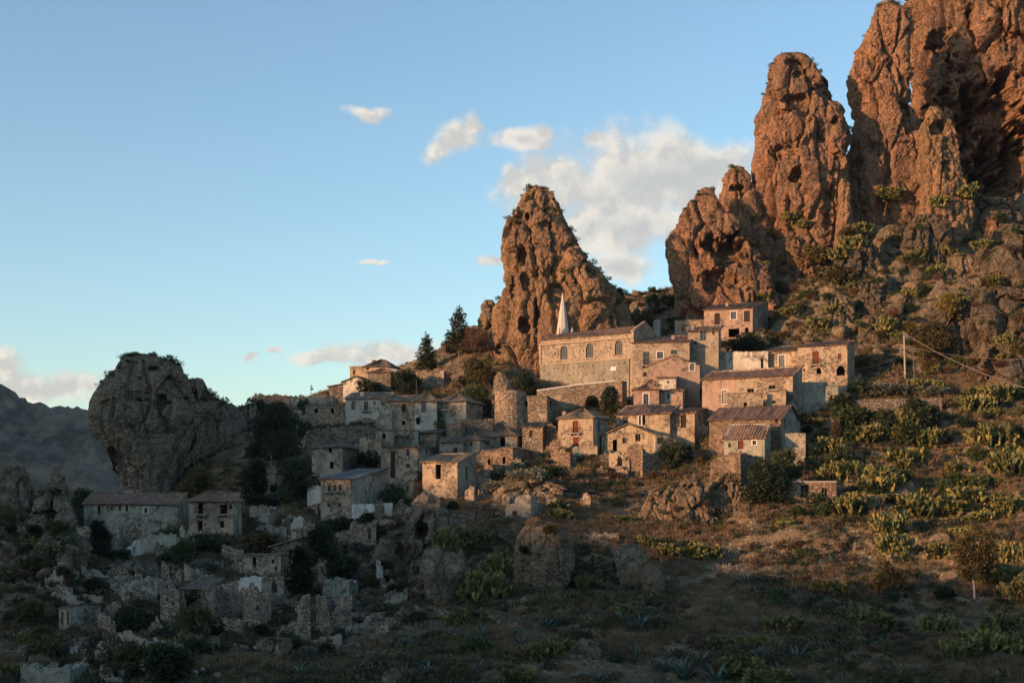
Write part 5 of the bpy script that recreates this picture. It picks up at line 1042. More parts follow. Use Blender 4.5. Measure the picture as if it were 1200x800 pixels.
# poles and wires
def poles():
    x, y, z = hit(1061, 447); z0 = z - 1; k = y / F; H = (447 - 392) * k + 1
    root = empty('power_pole', (x, y, z0)); tag(root, 'thick pale concrete power pole right of the arched house', 'power pole'); LAND.append((1060, 420, 'the pale power pole'))
    mb = MB(); mb.tube([(0, 0, 0), (-.25, 0, H)], .2, 10, .13); mb.obj('pole', MATS['concrete'], root)
    mb = MB(); mb.box(-.8, .5, -.05, .05, H - .35, H - .25)
    for q in (-.7, .35): mb.box(q - .04, q + .04, -.04, .04, H - .25, H - .05)
    mb.obj('crossarm', MATS['iron'], root)
    top = Vector((x - .3, y, z0 + H))
    x2, y2, z2 = hit(1072, 450); H2 = (448 - 406) * y2 / F + 1
    root = empty('power_pole', (x2, y2, z2 - 1)); tag(root, 'thin pole with a small crossbar just right of the thick power pole', 'power pole')
    mb = MB(); mb.tube([(0, 0, 0), (-.3, 0, H2)], .09, 8, .06); mb.obj('pole', MATS['bark'], root)
    mb = MB(); mb.box(-.95, .4, -.04, .04, H2 - .25, H2 - .15)
    for q in (-.85, -.3, .3): mb.box(q - .05, q + .05, -.05, .05, H2 - .15, H2 + .05)
    mb.obj('crossarm', MATS['grey_wood'], root)
    top2 = Vector((x2 - .3, y2, z2 - 1 + H2))
    def wire(A, B, sag, r, lab, n=24):
        mb = MB(); A, B = Vector(A), Vector(B); pts = [A.lerp(B, i / n) - Vector((0, 0, sag * 4 * (i / n) * (1 - i / n))) for i in range(n + 1)]
        mb.tube(pts, r, 5); o = mb.obj('overhead_wire', MATS['cable']); tag(o, lab, 'wire', 'wires strung from the power poles')
    wire(top, at_px(1230, 462, 205), 1.2, .07, 'thick bundled wire sagging from the pale pole to the right edge')
    wire(top2, at_px(1230, 420, 232), .8, .03, 'thin wire from the small crossbar to the right edge')
    wire(top, at_px(996, 424, 243), .8, .025, 'upper thin wire from the pale pole to the arched house')
    wire(top2, at_px(994, 433, 243), .9, .025, 'lower thin wire from the thin pole to the arched house')
    x, y, z = hit(364, 468); y = min(y, 268); x, _, z = at_px(364, 464, y); root = empty('mast', (x, y, z - 1)); tag(root, 'dark leaning antenna mast on the skyline ruin', 'mast')
    mb = MB(); mb.tube([(0, 0, 0), (.1, 0, 3.3)], .07, 6, .05); mb.obj('pole', MATS['iron'], root)
    mb = MB(); mb.box(.0, .5, -.1, .1, 2.2, 2.5); mb.box(-.1, .4, -.1, .1, 2.75, 2.9); mb.obj('antenna', MATS['iron'], root)
    x, y, z = at_px(488, 468, 252); root = empty('mast', (x, y, z - 1)); tag(root, 'thin vertical pole in front of the ruined tower by the conifers', 'mast')
    mb = MB(); mb.tube([(0, 0, 0), (0, 0, 4.6)], .05, 6, .04); mb.obj('pole', MATS['bark'], root)
poles()
flatten(); build_ground(); haze()
# ------------------------------------------------------------------ plants
def leafy(name, blobs, n, size, seed, mats, aspect=1.6, shell=.55, up=.0, inner=None):
    """leaf faces spread through a set of uneven clumps: blobs (x,y,z,rx,ry,rz)"""
    q = np.random.RandomState(seed); B = np.array(blobs, float); vol = (B[:, 3] * B[:, 4] * B[:, 5]) ** .75; k = q.choice(len(B), n, p=vol / vol.sum())
    d = q.normal(size=(n, 3)); d /= np.linalg.norm(d, axis=1, keepdims=True)
    rad = shell + (1 - shell) * q.rand(n, 1) ** .6 + q.normal(size=(n, 1)) * .07
    P = B[k, :3] + d * rad * B[k, 3:6]
    nm = fbm(P / (B[:, 3].mean() * .8) + seed, 2, seed=seed); keep = nm > -.22; P, d = P[keep], d[keep]; n = len(P)
    a = d + q.normal(size=(n, 3)) * .8; a[:, 2] += up; a /= np.linalg.norm(a, axis=1, keepdims=True)
    b = np.cross(a, q.normal(size=(n, 3))); b /= np.linalg.norm(b, axis=1, keepdims=True)
    s = size * (.6 + .8 * q.rand(n, 1)); h = s * aspect
    V = np.stack([P - b * s * .5, P + a * h * .5 - b * s * .08, P + a * h, P + a * h * .5 + b * s * .55], 1)
    V = V.reshape(-1, 3); V[:, 2] = np.maximum(V[:, 2], -.1)
    return np_mesh(name, V, np.arange(len(V)).reshape(-1, 4), False)
def stems(name, blobs, r, seed, base=(0, 0, -.4)):
    q = random.Random(seed); mb = MB()
    for (x, y, z, rx, ry, rz) in blobs[:9]:
        m_ = Vector((x * .4 + q.uniform(-.1, .1), y * .4 + q.uniform(-.1, .1), z * .5)); mb.tube([base, m_, (x, y, z + rz * .4)], r, 5, r * .35)
    return mb.mesh(name)
def bush_blobs(seed, flat=1.0, n=7):
    q = random.Random(seed); out = []
    for i in range(n):
        a = q.uniform(0, 6.28); r = q.uniform(.0, .62); s = q.uniform(.26, .46)
        out.append((math.cos(a) * r, math.sin(a) * r, (.28 + q.uniform(0, .42) * (1 - r * .6)) * flat, s, s, s * q.uniform(.7, 1.05) * flat))
    return out
VAR = {}
def variants(kind, mat, n, size, cnt, flat=1.0, aspect=1.6, up=0, nb=7, shell=.5):
    L = []
    for i in range(cnt):
        sd_ = hash((kind, i)) % 997 if False else sum(map(ord, kind)) * 7 + i * 31
        bl = bush_blobs(sd_, flat, nb); me = leafy(kind + '_leaves', bl, n, size, sd_, None, aspect, up=up, shell=shell); me.materials.append(MATS[mat])
        st = stems(kind + '_stem', bl, .035, sd_); st.materials.append(MATS['bark']); L.append((me, st))
    VAR[kind] = L
variants('dark', 'leaf_dark', 1500, .15, 4); variants('green', 'leaf_green', 1400, .14, 4); variants('olive', 'leaf_olive', 1300, .13, 3, aspect=2)
variants('rust', 'leaf_rust', 1500, .065, 4, .8, 3.0, .5, 9); variants('straw', 'leaf_straw', 1500, .05, 4, .7, 4.0, .9, 9); variants('yellow', 'leaf_yellow', 1300, .12, 2, 1.1, 2, .5); variants('grey', 'leaf_grey', 1300, .10, 3, .7, 2, .2, 9)
def pear_mesh(seed):
    q = random.Random(seed); mb = MB(); n = 9
    def pad(base, dirv, face, s):
        d = dirv.normalized(); f = face - d * face.dot(d); f = f.normalized() if f.length > .01 else d.orthogonal().normalized(); w = d.cross(f); b0 = len(mb.v); th = s * .09
        for k in range(n):
            t = 2 * math.pi * k / n; rr = .33 * s; c = base + d * (s * .5 - math.cos(t) * s * .5) + w * (math.sin(t) * rr * (1 + .18 * -math.cos(t)))
            mb.v.append(tuple(c))
        c = base + d * s * .5; mb.v.append(tuple(c + f * th)); mb.v.append(tuple(c - f * th))
        for k in range(n): mb.f.append((b0 + k, b0 + (k + 1) % n, b0 + n)); mb.f.append((b0 + (k + 1) % n, b0 + k, b0 + n + 1))
    def grow(base, dirv, lvl, s):
        face = Vector((q.uniform(-1, 1), q.uniform(-1, 1), q.uniform(-.3, .3))); pad(base, dirv, face, s)
        if lvl <= 0: return
        for _ in range(q.choice((1, 2, 2, 3))):
            nd = (dirv.normalized() * .7 + Vector((q.uniform(-.8, .8), q.uniform(-.8, .8), q.uniform(0, .7)))).normalized()
            grow(base + dirv.normalized() * s * .9 + Vector((q.uniform(-.05, .05), 0, 0)), nd, lvl - 1, s * q.uniform(.8, 1.02))
    for _ in range(30):
        a = q.uniform(0, 6.28); r = q.uniform(.02, .72); mb.tube([(0, 0, -.1), (math.cos(a) * r, math.sin(a) * r, -.06)], .035, 4); grow(Vector((math.cos(a) * r, math.sin(a) * r, -.1)), Vector((math.cos(a) * q.uniform(.1, .9), math.sin(a) * q.uniform(.1, .9), 1)), q.choice((3, 4, 4)) if r < .45 else q.choice((2, 2, 3)), q.uniform(.16, .23))
    return mb.mesh('pads')
def agave_mesh(seed, n=30):
    q = random.Random(seed); mb = MB()
    for i in range(n):
        a = i * 2.4 + q.uniform(-.2, .2); el = .25 + 1.15 * (i / n) + q.uniform(-.1, .1); L = q.uniform(.8, 1.1); w = .075
        pts = []
        for t, ww in ((0, .6), (.35, 1), (.7, .7), (1, .05)):
            bend = el - .35 * t * t; r = L * t * math.cos(bend) + .05; z = L * t * math.sin(bend)
            c = Vector((math.cos(a) * r, math.sin(a) * r, z)); s = Vector((-math.sin(a), math.cos(a), 0)) * w * ww; pts.append((c - s, c - Vector((0, 0, w * .4 * ww)), c + s))
        for A, B in zip(pts[:-1], pts[1:]):
            mb.quad(A[0], A[1], B[1], B[0]); mb.quad(A[1], A[2], B[2], B[1])
    return mb.mesh('leaves')
PEAR = [pear_mesh(100 + i) for i in range(6)]
for m_ in PEAR: m_.materials.append(MATS['pear_pad'])
AGA = [agave_mesh(200 + i) for i in range(3)]
for m_ in AGA: m_.materials.append(MATS['agave_leaf'])
SP = []      # plants waiting for their label: object, px, py, description, name
DESC = {'dark': 'dark green shrub', 'green': 'leafy green shrub', 'olive': 'olive brown bush', 'rust': 'rust red dry bush', 'straw': 'pale straw dry bush', 'yellow': 'yellow green bush', 'grey': 'grey green scrub bush', 'pear': 'prickly pear clump', 'agave': 'blue green agave'}
def plant(kind, loc, size, px, py, hf=1.0, label=None):
    """size: width in metres"""
    s = size / 1.7 if kind not in ('pear', 'agave') else size / (1.9 if kind == 'pear' else 1.8)
    nm = {'pear': 'prickly_pear', 'agave': 'agave', 'rust': 'dry_bush', 'straw': 'dry_bush', 'grey': 'scrub_bush', 'yellow': 'scrub_bush', 'olive': 'scrub_bush'}.get(kind, 'shrub')
    if kind == 'pear': me = rnd.choice(PEAR)
    elif kind == 'agave': me = rnd.choice(AGA)
    else: me, st = rnd.choice(VAR[kind])
    o = link(nm, me); o.location = loc; o.rotation_euler = (rnd.uniform(-.1, .1), rnd.uniform(-.1, .1), rnd.uniform(0, 6.28)); o.scale = (s, s, s * hf * rnd.uniform(.85, 1.1))
    if size > 3.2 and kind not in ('pear', 'agave'): c = link('stem', st, o)
    o['category'] = {'pear': 'prickly pear', 'agave': 'agave'}.get(kind, 'bush' if 'bush' in DESC[kind] else 'shrub')
    if label: o['label'] = label
    else: SP.append((o, px, py, DESC[kind], nm))
    return o
bpy.context.view_layer.update(); DG = bpy.context.evaluated_depsgraph_get()
def cast(px, py):
    d = Vector(((px - 600) / F, 1, (H0 - py) / F)).normalized(); o = Vector((0, 0, 0)) + d * 60
    for _ in range(3):
        ok, loc, nrm, fi, ob, mx = sc.ray_cast(DG, o, d, distance=420)
        if not ok: return None
        if ob.name.startswith('haze') or ob.name.startswith('hill'): o = loc + d * .01; continue
        return loc, nrm, ob
    return None
def put(kind, px, py, wpx, hf=1.0, label=None, deep=.15):
    """px,py: foot of the plant in the picture; wpx: width"""
    r = cast(px, py)
    if r is None: x, y, z = hit(px, py); loc = Vector((x, y, z))
    else: loc = r[0]
    if r is not None and not (r[2].name.startswith('ground') or r[2] in ROCKS):
        x, y, z = hit(px, py); loc = Vector((x, y, float(hz_(np.array([x]), np.array([y]))[0])))
    return plant(kind, loc - Vector((0, 0, deep)), wpx * loc.y / F, px, py, hf, label)
def hz_(x, y):
    i = np.clip(np.searchsorted(ys, y) - 1, 0, len(ys) - 2); j = np.clip(np.searchsorted(xs, x) - 1, 0, len(xs) - 2)
    fy = (y - ys[i]) / (ys[i + 1] - ys[i]); fx = (x - xs[j]) / (xs[j + 1] - xs[j])
    return (Z[i, j] * (1 - fx) + Z[i, j + 1] * fx) * (1 - fy) + (Z[i + 1, j] * (1 - fx) + Z[i + 1, j + 1] * fx) * fy
# -- trees
def tree(name, label, px, py, wpx, hpx, blobs, n, leaf, mat, bark='bark', trunk_h=.3, aspect=1.6, seed=1, cat='tree', lean=0, r=.16, shell=.4, up=0):
    """blobs are in units of crown half-width / tree height, foot at px,py"""
    q = cast(px, py); loc = q[0] if q and (q[2].name.startswith('ground') or q[2] in ROCKS) else Vector(hit(px, py)); k = loc.y / F; w, hh = wpx * k / 2, hpx * k
    root = empty(name, (loc.x, loc.y, loc.z - .3)); tag(root, label, cat)
    bl = [(x * w, y * w, z * hh, rx * w, ry * w, rz * hh) for (x, y, z, rx, ry, rz) in blobs]
    cr = leafy('crown', bl, n, leaf, seed, None, aspect, shell=shell, up=up); link('crown', cr, root, (MATS[mat],))
    mb = MB(); top = Vector((lean * w, 0, trunk_h * hh)); mb.tube([(0, 0, -1), (lean * w * .4, 0, trunk_h * hh * .5), top], r * 1.2, 8, r * .8)
    for b_ in bl[:10]: mb.tube([top - Vector((0, 0, .1)), top.lerp(Vector(b_[:3]), .5) + Vector((0, 0, .1)), Vector(b_[:3]) + Vector((0, 0, b_[5] * .5))], r * .5, 6, r * .12)
    mb.obj('trunk', MATS[bark], root, True); LAND.append((px, py - hpx / 2, '')) if False else None
    return root
def conifer(label, px, py, wpx, hpx, seed, n=3200):
    q = random.Random(seed); bl = []
    for i in range(26):
        t = .14 + .84 * (i / 26); r = (1 - t) ** .75 * .95 + .06; a = i * 2.4; d = r * q.uniform(.35, .75)
        bl.append((math.cos(a) * d, math.sin(a) * d, t, r * q.uniform(.3, .5), r * q.uniform(.3, .5), .035 + .03 * q.random()))
    return tree('pine_tree', label, px, py, wpx, hpx, bl, n, .30, 'leaf_pine', 'bark', .95, 2.2, seed, lean=.03, r=.14, shell=.1)
def crown_blobs(seed, n=14, z0=.35, z1=.95, flat=1):
    q = random.Random(seed); out = []
    for i in range(n):
        a = q.uniform(0, 6.28); t = q.random(); r = q.uniform(.1, .7) * math.sin(math.pi * (.2 + .7 * t)); s = q.uniform(.24, .42)
        out.append((math.cos(a) * r, math.sin(a) * r, z0 + (z1 - z0) * t, s, s, s * .34 * flat))
    return out
conifer('shorter dark pine tree left of the pair above the ruined tower', 500, 436, 34, 47, 1)
conifer('taller dark pine tree nearest the rock spire on the skyline', 538, 418, 42, 62, 2, 4200)
tree('lone_tree', 'lone rusty green tree with a bare pale trunk on the lower right terrace', 1143, 702, 54, 88,
     [(-.25, 0, .5, .55, .5, .2), (.35, 0, .48, .5, .5, .18), (-.5, .1, .68, .38, .4, .16), (-.55, 0, .86, .26, .3, .12), (.2, -.1, .82, .3, .3, .16), (.55, 0, .66, .36, .4, .16), (0, .2, .62, .5, .5, .18), (.12, 0, .93, .2, .2, .08), (-.1, -.2, .42, .5, .4, .1), (.6, .1, .5, .32, .3, .12)], 7000, .26, 'leaf_olive', 'pale_bark', .42, 1.8, 5, lean=-.15, r=.13)
DT = [(318, 556, 70, 84, 'big dark rounded tree left of the pointed-roof house, uppermost of the dark trees', 'leaf_dark', 11), (298, 590, 46, 58, 'dark tree between the grey crag and the two-storey beige house', 'leaf_dark', 12), (345, 590, 62, 62, 'broad dark tree directly below the tan shed among the trees', 'leaf_green', 13),
      (330, 520, 66, 44, 'dark tree right under the skyline ruins', 'leaf_dark', 14), (376, 672, 60, 58, 'large dark tree in front of the flat-roofed hut, lower left', 'leaf_dark', 15), (398, 690, 48, 60, 'dark tree at the right of the lower pair of dark trees', 'leaf_dark', 16), (352, 700, 34, 60, 'dark narrow tree right of the arched ruin doorway', 'leaf_dark', 17),
      (196, 806, 70, 62, 'dark rounded tree at the bottom left beside the grey gabled ruin', 'leaf_green', 18), (232, 590, 50, 46, 'dark brown leafless-looking tree between the two grey crags', 'leaf_olive', 19), (461, 596, 32, 32, 'dark green tree left of the sunlit cottage annex', 'leaf_green', 20), (514, 512, 30, 36, 'round dark tree in front of the blue-white house', 'leaf_green', 21),
      (636, 530, 44, 36, 'dark tree left of the square balcony house', 'leaf_dark', 22), (742, 462, 34, 26, 'dark climber tree right of the church terrace arches', 'leaf_dark', 23), (716, 485, 26, 34, 'dark ivy tree in front of the right-hand terrace arch', 'leaf_dark', 24), (790, 548, 60, 38, 'dark bushy tree behind the roofless grey wing', 'leaf_dark', 25),
      (896, 590, 62, 58, 'dark tree mass left of the field shed', 'leaf_dark', 26), (918, 560, 44, 40, 'dark green tree above and left of the field shed', 'leaf_green', 27), (562, 455, 60, 40, 'dark tree at the left foot of the rock spire', 'leaf_olive', 28), (556, 420, 44, 42, 'rust red tree between the pines and the rock spire', 'leaf_rust', 29),
      (618, 470, 44, 34, 'dark tree at the church base behind the rounded bastion', 'leaf_dark', 30), (776, 512, 48, 34, 'sunlit yellow green bushy tree before the long cream house', 'leaf_yellow', 31), (1090, 428, 54, 54, 'large round brown bush tree on the slope above the power poles', 'leaf_olive', 32), (824, 372, 40, 40, 'rusty tree behind the highest pink house', 'leaf_rust', 33),
      (716, 392, 40, 32, 'rust red tree behind the church roof, left one', 'leaf_rust', 34), (752, 388, 36, 26, 'olive green tree behind the church roof, right one', 'leaf_olive', 35), (560, 484, 60, 34, 'green tree above the grey garden wall with the square hole', 'leaf_green', 36), (978, 522, 16, 38, 'narrow rusty cypress-like tree below the tall bluish retaining wall', 'leaf_rust', 37),
      (1040, 696, 46, 46, 'rusty brown tree left of the lone pale-trunked tree', 'leaf_olive', 38), (216, 660, 44, 30, 'dark leafy tree below the long low house right end', 'leaf_green', 39), (114, 650, 40, 44, 'dark tree inside the grey-green walled yard', 'leaf_dark', 40), (94, 600, 40, 30, 'dark tree between the brown outcrop and the long low house', 'leaf_green', 41),
      (430, 462, 44, 18, 'dark hedge-like tree under the small white skyline house', 'leaf_dark', 42), (475, 460, 44, 30, 'dark tree left of the ruined tower on the skyline', 'leaf_dark', 43), (870, 385, 34, 28, 'olive tree in front of the right door of the highest pink house', 'leaf_olive', 44), (820, 408, 34, 18, 'dark tree between the rectory and highest pink house', 'leaf_dark', 45), (874, 410, 60, 22, 'wide dark tree below the highest pink house', 'leaf_dark', 46)]
for (px, py, w, hp, lab, mt, sd_) in DT:
    n = int(min(7500, 1600 + w * hp * 2.0)); tree('broad_tree' if hp > 30 else 'bushy_tree', lab, px, py, w, hp, crown_blobs(sd_, 16, .18, .85, 1.4), n, .30 if mt != 'leaf_rust' else .20, mt, trunk_h=.25, seed=sd_, r=.12, shell=.45)
# -- explicit plants: kind, foot column, foot row, width in picture, height factor
EX = """pear 570 702 52 1.3;pear 588 672 40 1.6;pear 545 732 46 1.2;pear 600 700 30 1.2;pear 522 640 34 1.4;pear 560 640 40 1.2;pear 690 690 28 1.5;pear 735 724 40 1.0;pear 760 640 34 .9;pear 790 652 44 .9;pear 826 654 40 1.0;pear 655 608 30 1.1;
green 655 604 26 1.2;pear 730 612 22 .9;pear 648 770 50 1.0;pear 608 798 40 1.0;pear 870 790 60 1.0;pear 900 800 50 .9;pear 850 760 40 .8;pear 920 735 44 .9;pear 975 694 36 1.0;pear 1020 735 56 1.0;pear 1052 655 44 1.3;pear 1040 625 40 1.2;
pear 1000 600 46 1.1;pear 1030 570 40 1.3;pear 985 560 40 1.2;pear 1060 545 40 1.1;pear 1075 605 50 1.1;pear 1110 600 44 1.0;pear 1130 590 44 1.1;pear 1160 520 44 1.4;pear 1185 555 50 1.3;pear 1180 600 44 1.2;pear 1190 660 40 1.3;pear 1165 680 40 1.2;
pear 1200 700 44 1.5;pear 1100 650 36 1.0;pear 1125 628 30 .9;pear 975 530 36 1.2;pear 950 535 34 1.2;pear 1010 520 40 1.0;pear 1060 500 36 1.1;pear 1090 520 40 1.0;pear 1120 555 34 1.0;pear 1140 480 40 1.0;pear 1170 470 44 1.0;pear 1080 460 44 .8;
pear 1100 745 50 1.0;pear 1150 765 60 1.2;pear 1175 745 50 1.2;pear 1120 770 44 1.0;pear 1195 770 50 1.3;pear 60 650 30 1.0;pear 40 640 26 1.0;pear 32 755 26 1.0;pear 14 790 30 1.0;agave 612 757 26 1.0;agave 640 735 24 1.0;agave 595 735 22 1.0;
agave 750 740 30 1.2;agave 745 770 26 1.0;agave 800 795 34 1.3;agave 780 790 30 1.2;agave 820 775 26 1.1;agave 875 685 24 1.2;agave 500 790 26 1.1;agave 520 770 22 1.1;agave 560 785 22 1.0;agave 530 745 18 1.0;agave 700 800 30 1.1;agave 840 800 30 1.1;agave 975 660 20 1.0;
pear 1096 322 26 1.0;pear 1110 300 26 .9;pear 1075 300 24 .9;pear 1000 290 30 1.0;pear 985 300 28 1.0;pear 1010 270 24 .9;pear 1045 232 30 .9;pear 1100 240 26 .9;pear 1130 230 30 .9;pear 1150 290 24 .9;pear 940 265 22 .9;pear 925 255 20 .8;pear 870 365 22 .9;pear 890 352 24 .9;
pear 1040 385 26 1.2;pear 960 385 28 1.0;pear 975 365 24 .9;pear 920 370 24 .9;pear 1000 340 26 .9;pear 1065 350 26 1.0;pear 1085 400 24 1.2;pear 1120 350 22 .9;pear 1165 330 24 .9;pear 1180 400 24 .9;olive 960 310 36 .8;olive 985 330 34 .8;yellow 1110 372 26 1.2;
rust 720 560 24 .8;rust 705 570 20 .8;straw 740 580 22 .7;rust 765 560 26 .8;rust 790 560 22 .8;rust 855 545 26 .9;rust 870 540 20 .9;rust 842 552 16 .8;straw 660 560 34 .6;straw 690 556 30 .6;rust 945 560 24 .9;rust 970 562 24 .9;straw 1095 540 20 1.2;rust 940 640 26 .9;straw 700 540 26 .6;
rust 1175 648 34 .8;rust 1190 640 28 .7;straw 1105 490 22 .9;dark 995 480 34 .8;grey 1040 462 50 .7;grey 1085 462 44 .7;dark 1010 462 30 .7;dark 1085 500 30 1.1;green 1000 500 40 .9;green 1060 520 40 .9;green 1040 500 36 .9;dark 935 500 14 1.2;dark 460 500 22 .8;dark 480 498 18 .9;dark 455 522 14 1.1;
dark 430 510 22 .7;green 505 570 28 1.0;rust 460 620 22 1.0;dark 490 618 20 1.0;grey 580 572 26 .8;dark 590 560 30 .5;grey 618 560 40 .6;dark 640 560 34 .6;grey 605 592 30 .7;dark 430 612 24 .7;dark 405 620 24 1.0;dark 250 640 40 .6;olive 300 640 40 .6;grey 330 700 30 .7;dark 245 740 30 .7""".replace('\n', '')
for it in EX.split(';'):
    k, a, b, w, f_ = it.split(); put(k, float(a), float(b), float(w) * (1.0 if k == 'rust' else 1.35 if k == 'pear' else 1.5 if k == 'agave' else 1.22), float(f_) * (1.05 if k == 'pear' else 1))
# -- scattered plants, placed where the slope is seen
def zone(x0, y0, x1, y1, n, kinds, smin, smax, rocks_ok=True):
    c = 0; tries = 0
    while c < n and tries < n * 12:
        tries += 1; px, py = rnd.uniform(x0, x1), rnd.uniform(y0, y1); r = cast(px, py)
        if r is None: continue
        loc, nrm, ob = r
        if not (ob.name.startswith('ground') or (rocks_ok and ob in ROCKS)): continue
        if ob in ROCKS and nrm.z < .3: continue
        plant(rnd.choice(kinds), loc - Vector((0, 0, .12)), rnd.uniform(smin, smax), px, py, rnd.uniform(.75, 1.25)); c += 1
zone(870, 250, 1200, 440, 100, ['pear', 'olive', 'rust', 'green', 'dark', 'green', 'pear'], 1.6, 4.2)
zone(760, 340, 960, 420, 30, ['rust', 'olive', 'pear', 'dark', 'green'], 1.8, 4.0)
zone(680, 340, 800, 390, 14, ['dark', 'green', 'rust', 'olive'], 1.4, 3.0)
zone(900, 460, 1200, 620, 125, ['green', 'dark', 'pear', 'pear', 'green', 'pear', 'dark'], 1.6, 4.4)
zone(1000, 620, 1200, 800, 26, ['green', 'dark', 'grey', 'straw', 'pear'], 1.0, 2.8)
zone(560, 700, 1000, 800, 42, ['grey', 'straw', 'pear', 'agave', 'green', 'agave', 'pear'], 1.2, 3.2)
zone(300, 690, 560, 800, 34, ['grey', 'dark', 'pear', 'straw', 'agave'], 1.2, 3.0)
zone(0, 600, 240, 800, 42, ['dark', 'grey', 'dark', 'olive', 'pear'], 1.4, 4.2)
zone(240, 590, 460, 700, 34, ['dark', 'grey', 'olive', 'rust'], 1.2, 3.4)
zone(290, 470, 560, 600, 38, ['dark', 'grey', 'green', 'dark'], 1.6, 4.2)
zone(540, 540, 860, 700, 36, ['grey', 'straw', 'rust', 'dark', 'olive'], 1.0, 2.6)
zone(540, 440, 760, 540, 20, ['dark', 'green', 'grey'], 1.2, 2.8)
zone(150, 412, 300, 480, 8, ['dark', 'green'], 1.0, 1.8)
# -- crumbled walls and room corners of the abandoned village
def ruins(x0, y0, x1, y1, n):
    c = t_ = 0
    while c < n and t_ < n * 14:
        t_ += 1; px, py = rnd.uniform(x0, x1), rnd.uniform(y0, y1); r = cast(px, py)
        if r is None or not r[2].name.startswith('ground'): continue
        k = r[0].y / F; W = rnd.uniform(12, 30) * k; H = rnd.uniform(10, 25) * k; mt = rnd.choice(['rubble', 'rubble', 'dark_rubble', 'grey_plaster', 'cream_plaster', 'blue_plaster']); mb = MB(); sd_ = rnd.randint(0, 9999)
        dr = rnd.choice([[(0, 1), (.5, .8), (1, .4)], [(0, .3), (.5, .9), (1, 1)], [(0, .8), (.3, 1), (.6, .5), (1, .75)], [(0, .5), (.5, 1), (1, .6)]])
        op = [(W * .4, W * .4 + .9, .3, min(2.1, H * .75), rnd.random() < .4)] if W > 2.6 and H > 1.9 and rnd.random() < .6 else []
        slab(mb, (0, 0), (1, 0), (0, 1), W, -2.5, jag(W, H, .5, sd_, drop=dr), op, .5)
        corner = rnd.random() < .55
        if corner: L = rnd.uniform(1.5, 3.5); slab(mb, (W - .003, .503), (0, 1), (-1, 0), L, -2.5, jag(L, H * dr[-1][1], .5, sd_ + 1, drop=[(0, 1), (1, .5)]), (), .5)
        root = empty('broken_wall', r[0] - Vector((0, 0, .2)), R(rnd.uniform(-38, 20))); mb.obj('wall', MATS[mt], root); root['category'] = 'broken wall'
        SP.append((root, px, py, {'rubble': 'broken stone', 'dark_rubble': 'dark broken', 'grey_plaster': 'grey plastered broken', 'cream_plaster': 'beige broken', 'blue_plaster': 'pale plastered broken'}[mt] + (' wall corner' if corner else ' wall'), 'broken_wall')); c += 1
ruins(50, 620, 250, 800, 44); ruins(220, 600, 450, 770, 46); ruins(290, 485, 560, 610, 16); ruins(540, 500, 760, 600, 12); ruins(420, 600, 520, 740, 5)
# -- boulders and stones one can tell apart on the slope
BO = [np_mesh('boulder', *(lambda V, Q: (V, Q))(*(lambda i: (lambda u, v: (lambda P: (P * (1 + .35 * fbm(P * 1.3 + i * 9, 3, seed=i + 300)[:, None] + .1 * fbm(P * 4, 2, seed=i)[:, None]) * np.array([1, .8, .75]), grid_faces(24, 32, True)))(
    np.stack([np.sin(u) * np.cos(v), np.sin(u) * np.sin(v), np.cos(u)], -1).reshape(-1, 3)))(*np.meshgrid(np.linspace(.01, 3.13, 24), np.linspace(0, 2 * math.pi, 32, endpoint=False), indexing='ij')))(i))) for i in range(5)]
for m_ in BO: m_.materials.append(MATS['tan_rock'])
def boulders(x0, y0, x1, y1, n, s0, s1):
    c = t_ = 0
    while c < n and t_ < n * 10:
        t_ += 1; px, py = rnd.uniform(x0, x1), rnd.uniform(y0, y1); r = cast(px, py)
        if r is None or not r[2].name.startswith('ground'): continue
        s = rnd.uniform(s0, s1) ** 1; o = link('boulder', rnd.choice(BO)); o.location = r[0] - Vector((0, 0, s * .15)); o.scale = (s, s, s); o.rotation_euler = (rnd.uniform(-.5, .5), rnd.uniform(-.5, .5), rnd.uniform(0, 6.28))
        o['category'] = 'boulder'; SP.append((o, px, py, 'small half-buried boulder' if s < 1 else 'rough brown boulder', 'boulder')); c += 1
boulders(880, 260, 1200, 420, 26, .8, 2.4); boulders(560, 620, 1200, 800, 34, .35, 1.3); boulders(300, 600, 600, 800, 26, .4, 1.5); boulders(0, 590, 240, 800, 16, .5, 1.6); boulders(690, 345, 860, 400, 12, .6, 1.8)
# -- labels that single each plant out by the nearest landmark
LM = [(a, b, c) for (a, b, c) in LAND if c.startswith('the ') and len(c.split()) < 8] + [(635, 652, 'the largest boulder'), (518, 672, 'the second big boulder'), (765, 680, 'the egg-shaped boulder'), (1143, 650, 'the lone tree'), (790, 590, 'the sunlit rock slabs'),
    (935, 180, 'the tall rock pillar'), (1098, 190, 'the small rock pinnacle'), (1030, 280, 'the red rock tower foot'), (1140, 310, 'the cliff foot'), (1028, 350, 'the tall dark slab'), (170, 500, 'the big rounded crag'), (60, 600, 'the brown layered outcrop'), (94, 730, 'the two-window hut'),
    (142, 762, 'the large grey gabled ruin'), (270, 700, 'the group of tall ruins'), (367, 720, 'the pair of pointed ruined walls'), (425, 600, 'the white plastered room'), (1180, 380, 'the shaded face at the right edge'), (880, 650, 'the red dry field'), (745, 745, 'the twin agaves in the lower middle'),
    (1000, 740, 'the lower right path'), (560, 770, 'the lowest agaves on the left'), (960, 470, 'the tall bluish retaining wall'), (1100, 560, 'the prickly pear slope'), (850, 370, 'the highest pink house'), (660, 300, 'the rock spire'), (725, 350, 'the rocky saddle'), (440, 490, 'the row of white houses'), (590, 540, 'the stone hut'), (610, 600, 'the half-buried ruin')]
